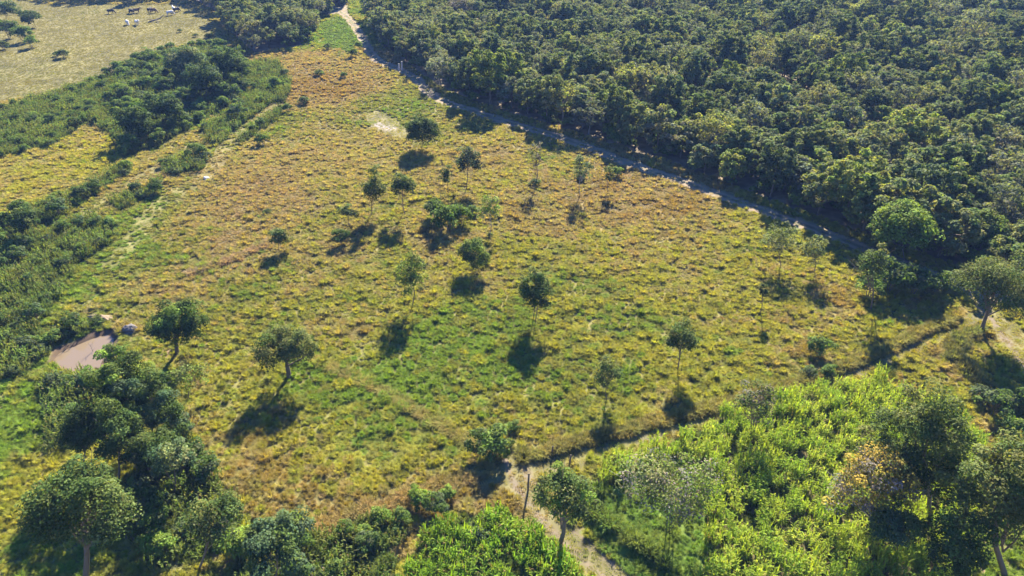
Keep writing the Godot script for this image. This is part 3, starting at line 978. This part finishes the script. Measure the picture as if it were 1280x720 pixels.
func build_cane() -> void:
	var yg := Color(0.33, 0.41, 0.05)
	var meshes := [cane(801, 20, 1.85, 0.42, 0.7, 10, yg), cane(802, 17, 1.5, 0.38, 0.65, 10, Color(0.36, 0.43, 0.065)), cane(803, 22, 2.1, 0.45, 0.75, 10, Color(0.27, 0.37, 0.045))]
	var lab := ["bright yellow-green cane clump", "short pale lime cane clump", "tall deeper green cane clump"]
	var marks := [[836, 655, "beside the airy grey-topped tree"], [1090, 668, "at the foot of the yellow-leaved tree"], [1160, 645, "under the big dark green tree"], [940, 548, "beside the half-bare twisted tree"], [800, 570, "at the corner by the green clearing"], [870, 545, "along the mown strip"], [1060, 480, "along the upper edge by the gold grass"], [1000, 490, "where the stand meets the mown strip"], [1190, 520, "at the end towards the forked tree"], [900, 700, "at the edge of the green clearing"], [1120, 705, "beside the small leafy tree"]]
	var pts := spread_points(world_poly(cane_px), 0.95, 810, func(p: Vector2) -> bool:
		return zone_at(p.x, p.y) == Zone.CANE and in_view(Vector3(p.x, 1, p.y), 60) and n_mid.get_noise_2d(p.x * 2.2, p.y * 2.2) > -0.36)
	pts.sort_custom(func(a, b): return a.length() < b.length())
	rng.seed = 811
	var xf := [[], [], []]
	for k in pts.size():
		var p: Vector2 = pts[k]
		var kk := rng.randi() % 3
		var s := rng.randf_range(0.75, 1.15)
		var b := Basis.from_euler(Vector3(0, rng.randf() * TAU, 0)).scaled(Vector3(s, s * rng.randf_range(0.8, 1.15), s))
		var t := Transform3D(b, Vector3(p.x, ground_h(p.x, p.y), p.y))
		if k < 290:
			var near := ""
			var best := 95.0
			var q := pix(t.origin)
			for m in marks:
				var d := Vector2(m[0], m[1]).distance_to(q)
				if d < best:
					best = d; near = m[2]
			var o := single("cane_clump", meshes[kk], t.origin, "%s %s" % [lab[kk], near if near else "in the open middle of the stand"], "cane", "clumps of the cane stand")
			o.transform = t
		else:
			xf[kk].append(t)
	print("cane ", pts.size())
	for k in 3:
		var w := []
		w.resize(xf[k].size()); w.fill(Color.WHITE)
		if w.size(): scatter("cane_mass", meshes[k], xf[k], w, "%s mass along the upper edge of the stand" % lab[k], "cane")
	# bright tall grass at the bottom, countless stems
	var g := [cane(820, 26, 1.25, 0.6, 0.75, 4, Color(0.18, 0.29, 0.03)), cane(821, 22, 1.1, 0.6, 0.7, 4, Color(0.23, 0.33, 0.04))]
	var tp := spread_points(world_poly(tall_px), 0.62, 822, func(p: Vector2) -> bool: return zone_at(p.x, p.y) == Zone.TALL and n_mid.get_noise_2d(p.x * 2.5, p.y * 2.5) > -0.22)
	rng.seed = 823
	var gx := [[], []]
	var gc := [[], []]
	for p in tp:
		var s := rng.randf_range(0.7, 1.2) * (1.0 + 0.35 * n_mid.get_noise_2d(p.x * 2, p.y * 2))
		var kk := rng.randi() % 2
		gx[kk].append(Transform3D(Basis.from_euler(Vector3(0, rng.randf() * TAU, 0)).scaled(Vector3(s, s, s)), Vector3(p.x, ground_h(p.x, p.y), p.y)))
		gc[kk].append(jitter(Color.WHITE, 0.2))
	for k in 2:
		scatter("tall_grass", g[k], gx[k], gc[k], ["vivid green tall grass beside the track", "lighter green tall grass beside the track"][k], "grass")
	# scrub weeds, countless stems in the belts on the left
	var wm := cane(830, 20, 1.2, 0.65, 0.45, 7, Color(0.17, 0.215, 0.055))
	rng.seed = 831
	var wx := []
	var wc := []
	for s in scrubs:
		for p in spread_points(world_poly(s), 1.1, 840 + wx.size(), func(p: Vector2) -> bool: return zone_at(p.x, p.y) == Zone.SCRUB and in_view(Vector3(p.x, 1, p.y), 30) and pond_edge(p) < -1.0):
			var sc := rng.randf_range(0.7, 1.4)
			wx.append(Transform3D(Basis.from_euler(Vector3(0, rng.randf() * TAU, 0)).scaled(Vector3(sc, sc, sc)), Vector3(p.x, ground_h(p.x, p.y), p.y)))
			wc.append(jitter(Color(1.0, 1.0, 1.0), 0.3))
	scatter("scrub_weeds", wm, wx, wc, "green weeds growing thick between the shrubs", "weeds")

# ------------------------------------------------------------------ single trees
func build_trees() -> void:
	var dk := Color(0.058, 0.091, 0.023)
	var md := Color(0.091, 0.130, 0.033)
	var ol := Color(0.137, 0.156, 0.046)
	var br := Color(0.169, 0.234, 0.039)
	var pa := Color(0.208, 0.234, 0.091)
	var bl := Color(0.085, 0.13, 0.058)
	var gr := Color(0.2, 0.18, 0.15)
	var ye := Color(0.338, 0.260, 0.052)
	var gb := Color(0.286, 0.260, 0.234)
	# pasture
	field_tree("pasture_tree", "dense dark green round tree beside the grey bare patch", 527, 188, 527, 144, 183, 44, [dk, md], {"dens": 1.2, "low": -0.7})
	field_tree("pasture_tree", "dark bluish tree with two-tier crown on a thin trunk", 583, 236, 585, 184, 220, 34, [Color(0.05, 0.06, 0.04), bl], {"dens": 0.6})
	field_tree("pasture_tree", "green umbrella-crowned tree over a bright green grass patch", 506, 269, 503, 217, 250, 34, [md, ol], {"dens": 0.8, "low": -0.3})
	field_tree("pasture_tree", "leaning double-crowned green tree beside the umbrella-crowned tree", 465, 268, 469, 212, 258, 30, [md, ol], {"dens": 0.8})
	field_tree("pasture_tree", "slim sapling beside the bluish two-tier tree", 561, 244, 560, 206, 236, 18, [ol, md], {"dens": 0.6})
	field_tree("pasture_tree", "pale airy sapling on the open pasture", 612, 294, 612, 242, 280, 30, [br, pa], {"dens": 0.4, "bark": gb})
	field_tree("pasture_tree", "olive bushy tree with a dark shadow below it", 597, 339, 593, 297, 336, 40, [ol, md, br], {"dens": 0.9, "stems": 2})
	field_tree("pasture_tree", "small round tree alone on the pinkish grass", 349, 314, 348, 286, 309, 27, [md, ol], {"dens": 1.0})
	field_tree("pasture_tree", "little forked sapling below the double-crowned tree", 437, 284, 435, 256, 276, 22, [ol, md], {"dens": 0.6})
	field_tree("pasture_tree", "airy green tree with a thin crooked trunk", 516, 382, 514, 317, 372, 44, [br, ol], {"dens": 0.45, "limbs": 14})
	field_tree("pasture_tree", "tall dense tree with a forked trunk mid pasture", 668, 402, 669, 336, 386, 47, [md, md, ol], {"dens": 0.95, "stems": 2, "low": -0.8})
	field_tree("pasture_tree", "round-headed tree on a curved slender trunk", 847, 463, 853, 402, 442, 40, [md, ol], {"dens": 0.95})
	field_tree("pasture_tree", "open-crowned tree with a straight bare trunk", 758, 500, 760, 447, 486, 36, [ol, md], {"dens": 0.5, "limbs": 14})
	field_tree("pasture_tree", "wide olive tree with a short stout trunk", 362, 472, 356, 405, 462, 68, [ol, md, ol], {"dens": 0.85, "tr": 0.22})
	field_tree("pasture_tree", "dense dark tree on the bare earth near the pond", 222, 442, 220, 372, 436, 62, [dk, md, br], {"dens": 1.3, "low": -0.8, "tr": 0.2})
	field_tree("pasture_tree", "nearly bare sapling at the end of the wood's shade", 670, 232, 669, 178, 208, 22, [ol, gr], {"dens": 0.2, "limbs": 14})
	field_tree("pasture_tree", "pale sparse sapling in the wood's shade", 725, 246, 727, 192, 232, 26, [pa, bl], {"dens": 0.35, "bark": gb})
	field_tree("pasture_tree", "thin dark sapling beside the bright roadside bush", 760, 242, 761, 204, 230, 18, [ol, md], {"dens": 0.4})
	field_tree("pasture_tree", "dry thin-leaved tree by the road", 976, 333, 974, 280, 322, 46, [pa, ol], {"dens": 0.3, "limbs": 16})
	field_tree("pasture_tree", "dry sapling next to the thin-leaved tree by the road", 1017, 342, 1018, 294, 334, 34, [pa, ol], {"dens": 0.35, "limbs": 14})
	field_tree("pasture_tree", "leafy young tree at the shaded corner of the pasture", 1088, 388, 1090, 308, 360, 38, [md, ol], {"dens": 0.6, "limbs": 12})
	field_tree("pasture_tree", "leafless stick of a sapling in the gold grass", 950, 392, 954, 352, 376, 12, [ol], {"dens": 0.2, "limbs": 5})
	field_tree("pasture_tree", "large spreading tree with forked trunk at the end of the road", 1226, 414, 1246, 318, 398, 96, [ol, md, ol], {"dens": 0.85, "limbs": 16, "tr": 0.19, "low": -0.4})
	field_tree("pasture_tree", "half-bare twisted tree at the upper edge of the cane", 940, 548, 946, 472, 530, 46, [gr, ol, md], {"dens": 0.35, "limbs": 22, "stems": 2})
	field_tree("pasture_tree", "pale green tree on the pond's sunny slope", 236, 498, 238, 452, 490, 50, [br, ol], {"dens": 0.3})
	var g2 := "trees around the cane and the lower track"
	field_tree("leafy_tree", "green tree with a straight trunk beside the pale track", 700, 682, 705, 584, 660, 70, [br, md, ol], {"dens": 0.75, "group": g2, "tr": 0.17, "low": -0.4})
	field_tree("leafy_tree", "airy grey-topped tree with several trunks over the green clearing", 836, 655, 836, 562, 648, 112, [pa, ol, gr, br], {"dens": 0.4, "group": g2, "stems": 3, "limbs": 22, "bark": gb})
	field_tree("leafy_tree", "greyish tree with yellow leaves rising out of the cane", 1090, 668, 1092, 556, 656, 96, [gr, ye, ye, ol], {"dens": 0.6, "group": g2, "limbs": 20, "bark": gb})
	field_tree("leafy_tree", "big dark green tree behind the yellow-leaved tree", 1160, 645, 1150, 488, 640, 112, [md, dk, ol], {"dens": 0.95, "group": g2, "limbs": 14, "tr": 0.17})
	field_tree("leafy_tree", "huge layered olive tree leaning over the reddish soil", 1255, 720, 1250, 535, 690, 108, [ol, md, ol], {"dens": 1.0, "group": g2, "limbs": 16, "tr": 0.19})
	field_tree("leafy_tree", "small leafy tree under the yellow-leaved tree", 1120, 705, 1118, 625, 690, 60, [md, bl], {"dens": 0.8, "group": g2})
	field_tree("leafy_tree", "dark tree at the right edge of the cane", 1205, 745, 1195, 640, 735, 70, [dk, md], {"dens": 0.7, "group": g2})
	var g3 := "trees of the lower left thicket"
	field_tree("thicket_tree", "broad rounded olive tree beside the yellow grass", 108, 728, 103, 580, 690, 118, [md, md, ol, dk], {"dens": 1.1, "group": g3, "tr": 0.19, "low": -0.3, "limbs": 14})
	field_tree("thicket_tree", "open dark tree over the sandy clearing with a leaning trunk", 250, 712, 268, 615, 682, 72, [dk, md, ol], {"dens": 0.6, "group": g3, "limbs": 16})
	field_tree("thicket_tree", "grey-green rounded tree below the rust-coloured grass", 345, 728, 345, 642, 722, 88, [bl, bl, md], {"dens": 1.2, "group": g3, "low": -0.6})
	field_tree("thicket_tree", "silvery tree with drooping leaves behind the sandy clearing", 218, 622, 216, 546, 608, 50, [pa, bl], {"dens": 0.7, "group": g3})
	field_tree("thicket_tree", "tall vine-covered dark tree beside the pond", 152, 545, 156, 438, 530, 66, [dk, dk, md, br], {"dens": 1.1, "group": g3, "low": -0.8, "cl": 0.7})
	field_tree("thicket_tree", "vine-draped dark tree next to the tall vine-covered tree", 192, 555, 190, 462, 545, 62, [dk, bl, md], {"dens": 1.1, "group": g3, "low": -0.8, "cl": 0.7})
	field_tree("thicket_tree", "dark layered tree in the middle of the thicket", 150, 600, 148, 500, 585, 70, [dk, dk, md], {"dens": 1.0, "group": g3, "low": -0.8, "cl": 0.7})
	field_tree("thicket_tree", "dark tree in the heart of the shaded thicket", 105, 580, 105, 500, 570, 56, [dk, md], {"dens": 1.0, "group": g3, "low": -0.8})
	field_tree("thicket_tree", "dark tree with light tips on the thicket's right side", 200, 600, 198, 530, 590, 50, [md, dk], {"dens": 1.0, "group": g3, "low": -0.8})
	var g4 := "trees around the cattle pasture"
	field_tree("hedgerow_tree", "dark tree on a thin trunk at the cattle pasture's end", 45, 34, 38, 14, 30, 26, [dk, md], {"dens": 0.9, "group": g4, "ls": 0.3})
	field_tree("hedgerow_tree", "airy tree at the far corner of the cattle pasture", 8, 30, 8, 2, 22, 30, [md, bl], {"dens": 0.6, "group": g4, "ls": 0.3})
	field_tree("hedgerow_tree", "large dark round tree in the scrub belt", 285, 112, 283, 62, 104, 38, [dk, dk, md], {"dens": 1.2, "group": g4, "ls": 0.28, "low": -0.7})
	field_tree("hedgerow_tree", "soft grey-green round tree in the scrub belt", 232, 102, 230, 62, 96, 44, [bl, bl, pa], {"dens": 1.2, "group": g4, "ls": 0.28, "low": -0.7})
	field_tree("hedgerow_tree", "grey-leaved tree next to the large dark tree in the scrub", 258, 128, 256, 80, 118, 40, [md, bl, dk], {"dens": 1.0, "group": g4, "ls": 0.28, "low": -0.7})
	field_tree("hedgerow_tree", "dark tree in the lower middle of the scrub belt", 205, 160, 205, 116, 154, 44, [dk, md, bl], {"dens": 1.0, "group": g4, "ls": 0.28, "low": -0.7})
	field_tree("hedgerow_tree", "dark tree beside the small golden clearing", 168, 178, 168, 132, 172, 42, [dk, dk, md], {"dens": 1.0, "group": g4, "ls": 0.28, "low": -0.7})
	field_tree("hedgerow_tree", "dark rounded tree at the end of the hedge line", 28, 296, 30, 258, 290, 38, [dk, md], {"dens": 1.1, "group": g4, "ls": 0.24, "low": -0.7})
	var g5 := "special trees of the wood"
	field_tree("roadside_tree", "big bright green tree at the wood's edge above the road", 1130, 326, 1130, 252, 312, 78, [br, md, br], {"dens": 1.1, "group": g5, "ls": 0.26})
	field_tree("roadside_tree", "bright yellow-green tree between road and big bright tree", 1225, 320, 1225, 262, 312, 56, [ol, br, md], {"dens": 1.0, "group": g5, "ls": 0.26})
	field_tree("roadside_tree", "pale leafless tree at the far end of the wood", 575, 30, 575, -4, 24, 32, [gr, gr], {"dens": 0.35, "group": g5, "ls": 0.3, "limbs": 24, "bark": Color(0.3, 0.28, 0.26)})

# ------------------------------------------------------------------ cattle and small things
func nets(bones: Array, lo: Vector3, hi: Vector3, cell: float, k: float, mat: Material, col: Color) -> ArrayMesh:
	var nx := int((hi.x - lo.x) / cell) + 2
	var ny := int((hi.y - lo.y) / cell) + 2
	var nz := int((hi.z - lo.z) / cell) + 2
	var f := PackedFloat32Array()
	f.resize(nx * ny * nz)
	for z in nz:
		for y in ny:
			for x in nx:
				var p := lo + Vector3(x, y, z) * cell
				var d := 1e3
				for b in bones:
					var a: Vector3 = b[0]
					var ab: Vector3 = b[1] - a
					var t := clampf((p - a).dot(ab) / maxf(ab.length_squared(), 1e-6), 0, 1)
					var e := (p - a - ab * t).length() - lerpf(b[2], b[3], t)
					var h := clampf(0.5 + 0.5 * (d - e) / k, 0, 1)
					d = lerpf(d, e, h) - k * h * (1 - h)
				f[(z * ny + y) * nx + x] = d
	var mb := MB.new()
	var idx := {}
	for z in nz - 1:
		for y in ny - 1:
			for x in nx - 1:
				var s := Vector3.ZERO
				var cnt := 0
				for e in 12:
					var ax := e / 4
					var u := e & 1
					var w := (e >> 1) & 1
					var a := Vector3i(0, u, w) if ax == 0 else (Vector3i(u, 0, w) if ax == 1 else Vector3i(u, w, 0))
					var b := a + (Vector3i(1, 0, 0) if ax == 0 else (Vector3i(0, 1, 0) if ax == 1 else Vector3i(0, 0, 1)))
					var fa := f[((z + a.z) * ny + y + a.y) * nx + x + a.x]
					var fb := f[((z + b.z) * ny + y + b.y) * nx + x + b.x]
					if (fa < 0) != (fb < 0):
						s += Vector3(a).lerp(Vector3(b), fa / (fa - fb))
						cnt += 1
				if cnt:
					idx[Vector3i(x, y, z)] = mb.v.size()
					mb.v.push_back(lo + (Vector3(x, y, z) + s / cnt) * cell)
					var o := (z * ny + y) * nx + x
					mb.n.push_back(Vector3(f[o + 1] - f[o], f[o + nx] - f[o], f[o + nx * ny] - f[o]).normalized())
					mb.c.push_back(col)
	for key in idx:
		var q: Vector3i = key
		for ax in 3:
			var d := Vector3i(1, 0, 0) if ax == 0 else (Vector3i(0, 1, 0) if ax == 1 else Vector3i(0, 0, 1))
			var u := Vector3i(0, 1, 0) if ax == 0 else (Vector3i(0, 0, 1) if ax == 1 else Vector3i(1, 0, 0))
			var w := Vector3i(0, 0, 1) if ax == 0 else (Vector3i(1, 0, 0) if ax == 1 else Vector3i(0, 1, 0))
			var fa := f[(q.z * ny + q.y) * nx + q.x]
			var e := q + d
			var fb := f[(e.z * ny + e.y) * nx + e.x]
			if (fa < 0) == (fb < 0) or not (idx.has(q - u) and idx.has(q - w) and idx.has(q - u - w)):
				continue
			var a: int = idx[q]; var b: int = idx[q - u]; var c: int = idx[q - u - w]; var g: int = idx[q - w]
			if fa >= 0:
				mb.i.append_array(PackedInt32Array([a, b, c, a, c, g]))
			else:
				mb.i.append_array(PackedInt32Array([a, c, b, a, g, c]))
	return mb.mesh(mat)

func cow_bones(grazing: bool) -> Array:
	var head := Vector3(1.25, 0.28, 0) if grazing else Vector3(1.3, 1.45, 0)
	var muzzle := Vector3(1.38, 0.1, 0) if grazing else Vector3(1.62, 1.32, 0)
	var b := [[Vector3(-0.65, 0.98, 0), Vector3(0.0, 0.92, 0), 0.33, 0.39], [Vector3(0.0, 0.92, 0), Vector3(0.62, 1.0, 0), 0.39, 0.36], [Vector3(0.55, 1.22, 0), Vector3(0.65, 1.25, 0), 0.16, 0.14],
		[Vector3(0.75, 1.05, 0), head, 0.25, 0.14], [head, muzzle, 0.15, 0.1], [Vector3(-0.95, 1.1, 0), Vector3(-1.02, 0.4, 0), 0.05, 0.04]]
	for s in [-1.0, 1.0]:
		b.append([Vector3(0.58, 0.75, s * 0.2), Vector3(0.6, 0.42, s * 0.2), 0.14, 0.08]); b.append([Vector3(0.6, 0.42, s * 0.2), Vector3(0.58, 0.03, s * 0.2), 0.08, 0.065])
		b.append([Vector3(-0.68, 0.8, s * 0.2), Vector3(-0.58, 0.55, s * 0.2), 0.17, 0.09]); b.append([Vector3(-0.58, 0.55, s * 0.2), Vector3(-0.74, 0.4, s * 0.2), 0.09, 0.07]); b.append([Vector3(-0.74, 0.4, s * 0.2), Vector3(-0.72, 0.03, s * 0.2), 0.07, 0.06])
		var hd: Vector3 = b[4][0]
		b.append([hd + Vector3(-0.05, 0.08, s * 0.1), hd + Vector3(-0.08, 0.08, s * 0.3), 0.05, 0.04])
	return b

func rock(sd: int, r: Vector3, col: Color) -> ArrayMesh:
	var s := SphereMesh.new()
	s.radial_segments = 18
	s.rings = 10
	var src := s.get_mesh_arrays()
	var st := SurfaceTool.new()
	st.begin(Mesh.PRIMITIVE_TRIANGLES)
	st.set_smooth_group(-1)
	var vs: PackedVector3Array = src[Mesh.ARRAY_VERTEX]
	var ix: PackedInt32Array = src[Mesh.ARRAY_INDEX]
	for k in ix:
		var p := vs[k] * 2.0
		var q := p * (1.0 + 0.45 * n_mid.get_noise_3d(p.x * 6 + sd, p.y * 6, p.z * 6) + 0.25 * n_mid.get_noise_3d(p.x * 18 + sd, p.y * 18, p.z * 18))
		st.set_color(col)
		st.add_vertex(Vector3(q.x * r.x, q.y * r.y, q.z * r.z))
	st.generate_normals()
	st.set_material(M.stone)
	return st.commit()

func build_small() -> void:
	var lo := Vector3(-1.3, -0.1, -0.6)
	var hi := Vector3(1.9, 1.9, 0.6)
	var graze := nets(cow_bones(true), lo, hi, 0.075, 0.09, M.hide_black, Color.WHITE)
	var stand := nets(cow_bones(false), lo, hi, 0.075, 0.09, M.hide_black, Color.WHITE)
	var cows := [[139, 17, 0.3, true, "black", "black cow grazing alone at the far edge of the pasture"], [165, 17, 2.6, true, "black", "black cow grazing beside a brown one"], [171, 16, 0.2, false, "brown", "brown cow standing beside a black grazing cow"], [188, 15, 1.2, true, "black", "black cow beside the grove with a brown one at its side"], [192, 16, 0.1, true, "brown", "brown cow grazing next to a black cow by the grove"],
		[160, 31, -0.9, true, "white", "white cow grazing in the open pasture"], [172, 31, -0.7, false, "white", "white cow standing in the open pasture"], [213, 19, 0.6, true, "white", "white cow grazing towards the grove"], [221, 15, 0.9, true, "black", "black cow grazing right under the grove"], [218, 14, 2.2, false, "white", "white cow standing right under the grove"]]
	for c in cows:
		var t := thing("cow", at(c[0], c[1]), c[5], "cow", "cattle on the far pasture")
		t.rotation.y = c[2]
		var b := part("body", graze if c[3] else stand, t)
		b.material_override = M["hide_" + c[4]]
	# fallen branch on the cattle pasture
	rng.seed = 900
	var mb := MB.new()
	mb.tube([Vector3(-1.6, 0.1, 0.9), Vector3(-0.3, 0.35, 0.1), Vector3(1.2, 0.7, -0.9), Vector3(2.2, 1.6, -1.9)], [0.16, 0.2, 0.15, 0.05], 6, bark)
	mb.tube([Vector3(0.2, 0.45, -0.2), Vector3(1.2, 0.3, 1.0), Vector3(1.9, 0.1, 2.0)], [0.13, 0.1, 0.05], 6, bark)
	mb.tube([Vector3(-0.3, 0.35, 0.1), Vector3(-1.8, 0.6, -0.4), Vector3(-2.6, 0.3, -0.2)], [0.13, 0.09, 0.04], 6, bark)
	single("fallen_branch", mb.mesh(M.bark), at(194, 27), "dark fallen branch lying among the cattle", "branch")
	# posts
	for p in [[660, 613, 2.0, "tall weathered fence post beside the pale track"], [712, 581, 1.2, "short fence post at the top of the green clearing"], [916, 517, 1.2, "fence post beside the pinkish bare spot"], [690, 568, 1.0, "fence post in the dry gate clearing"]]:
		var m := MB.new()
		m.tube([Vector3(0, -0.3, 0), Vector3(0.02, p[2] * 0.5, 0), Vector3(0.05, p[2], 0.02), Vector3(0.05, p[2] + 0.01, 0.02)], [0.09, 0.085, 0.075, 0.0], 8, Color(0.15, 0.12, 0.09))
		single("fence_post", m.mesh(M.bark), at(p[0], p[1]), p[3], "post", "old fence posts")
	for p in [[499, 88, 1.5], [503, 88, 2.0]]:
		var m := MB.new()
		m.tube([Vector3(0, -0.3, 0), Vector3(0, p[2] * 0.5, 0), Vector3(0.03, p[2], 0), Vector3(0.03, p[2] + 0.01, 0)], [0.22, 0.2, 0.18, 0.0], 8, Color(0.5, 0.45, 0.4))
		single("gate_post", m.mesh(M.bark), at(p[0], p[1]), ["short pale gate post at the shaded road bend", "taller pale gate post at the shaded road bend"][0 if p[2] < 1.8 else 1], "post", "pale gate posts")
	# rocks and banks
	single("boulder", rock(3, Vector3(0.9, 0.6, 0.7), Color(0.13, 0.12, 0.11)), at(164, 414), "dark grey boulder on the bank right of the pond", "rock")
	single("earth_bank", rock(7, Vector3(1.5, 0.5, 0.7), Color(0.2, 0.15, 0.1)), at(128, 399), "pale cut earth bank above the pond", "bank")
	single("pale_rock", rock(9, Vector3(0.45, 0.3, 0.4), Color(0.6, 0.57, 0.52)), at(258, 223), "small whitish rock beside the worn path", "rock")
	single("stone_heap", rock(12, Vector3(0.7, 0.4, 0.6), Color(0.4, 0.33, 0.28)), at(398, 716), "pale heap of stones in the undergrowth", "rock")
	# bare sapling in the water
	var s := MB.new()
	var wp := at(119, 446)
	s.tube([Vector3(0, -0.6, 0), Vector3(0.02, 0.5, 0), Vector3(-0.05, 1.3, 0.0)], [0.03, 0.022, 0.01], 5, Color(0.3, 0.25, 0.2))
	for k in 7:
		var h := 0.25 + k * 0.13
		var a := k * 2.4
		s.tube([Vector3(0, h, 0), Vector3(cos(a) * 0.4, h + 0.35, sin(a) * 0.4)], [0.014, 0.006], 4, Color(0.3, 0.25, 0.2))
	single("drowned_sapling", s.mesh(M.bark), Vector3(wp.x, -0.45, wp.z), "thin bare sapling standing in the muddy pond", "sapling")

func noise(n: FastNoiseLite, sd: int, freq: float, oct: int) -> void:
	n.seed = sd
	n.noise_type = FastNoiseLite.TYPE_SIMPLEX_SMOOTH
	n.frequency = freq
	n.fractal_type = FastNoiseLite.FRACTAL_FBM
	n.fractal_octaves = oct

func _ready() -> void:
	# camera
	var cam := Camera3D.new()
	cam.name = "camera"
	cam.fov = rad_to_deg(2.0 * atan(HH * 0.5 / FOC))
	cam.near = 0.5
	cam.far = 6000.0
	cam.position = Vector3(0, CAM_H, 0)
	cam.rotation_degrees = Vector3(-PITCH, 0, 0)
	add_child(cam)
	cam.current = true
	# sky and exposure
	var sky_m := ProceduralSkyMaterial.new()
	sky_m.sky_top_color = Color(0.25, 0.45, 0.80)
	sky_m.sky_horizon_color = Color(0.68, 0.79, 0.90)
	sky_m.sky_curve = 0.14
	sky_m.ground_bottom_color = Color(0.2, 0.19, 0.12)
	sky_m.ground_horizon_color = Color(0.6, 0.66, 0.7)
	var sky := Sky.new()
	sky.sky_material = sky_m
	var env := Environment.new()
	env.background_mode = Environment.BG_SKY
	env.sky = sky
	env.background_energy_multiplier = 0.36
	env.tonemap_mode = Environment.TONE_MAPPER_LINEAR
	env.tonemap_exposure = 5.1
	env.sdfgi_enabled = true
	env.ssao_enabled = true
	env.ssil_enabled = true
	env.fog_enabled = true
	env.fog_density = 0.0002
	env.fog_light_color = Color(0.55, 0.7, 1.0)
	var we := WorldEnvironment.new()
	we.name = "environment"
	we.environment = env
	add_child(we)
	# sun ahead of the camera, a little to the right
	var sun := DirectionalLight3D.new()
	sun.name = "sun"
	sun.light_energy = 1.6
	sun.light_color = Color(1.0, 0.965, 0.89)
	sun.light_angular_distance = 0.5
	sun.shadow_enabled = true
	var el := deg_to_rad(33.5)
	var az := deg_to_rad(10.0)
	var to_sun := Vector3(sin(az) * cos(el), sin(el), -cos(az) * cos(el))
	sun.look_at_from_position(to_sun * 100.0, Vector3.ZERO)
	add_child(sun)

	noise(n_big, 5, 0.012, 3)
	noise(n_mid, 6, 0.11, 3)
	noise(n_fine, 7, 0.42, 2)
	for c in controls:
		ctrl_xy.push_back(flat(c[0], c[1]))
	pond_poly = world_poly(pond_px)
	for p in pond_poly:
		pond_c += p / pond_poly.size()
	M.bark = plain_mat(0.9)
	M.stone = plain_mat(0.9)
	M.grass = leaf_mat(Color(1, 1, 1), 1.0)
	for h in {"hide_black": Color(0.02, 0.018, 0.016), "hide_brown": Color(0.12, 0.06, 0.03), "hide_white": Color(0.6, 0.56, 0.5)}.keys():
		var hm := StandardMaterial3D.new()
		hm.albedo_color = ({"hide_black": Color(0.02, 0.018, 0.016), "hide_brown": Color(0.12, 0.06, 0.03), "hide_white": Color(0.6, 0.56, 0.5)}[h] as Color).linear_to_srgb()
		hm.roughness = 0.8
		M[h] = hm
	paint_zones()
	build_ground()
	build_pond()
	print("ground ", Time.get_ticks_msec())
	build_forest()
	print("forest ", Time.get_ticks_msec())
	build_shrubs()
	build_cane()
	print("cane ", Time.get_ticks_msec())
	build_trees()
	print("trees ", Time.get_ticks_msec())
	build_grass()
	print("grass ", Time.get_ticks_msec())
	build_small()
	print("done ", Time.get_ticks_msec())
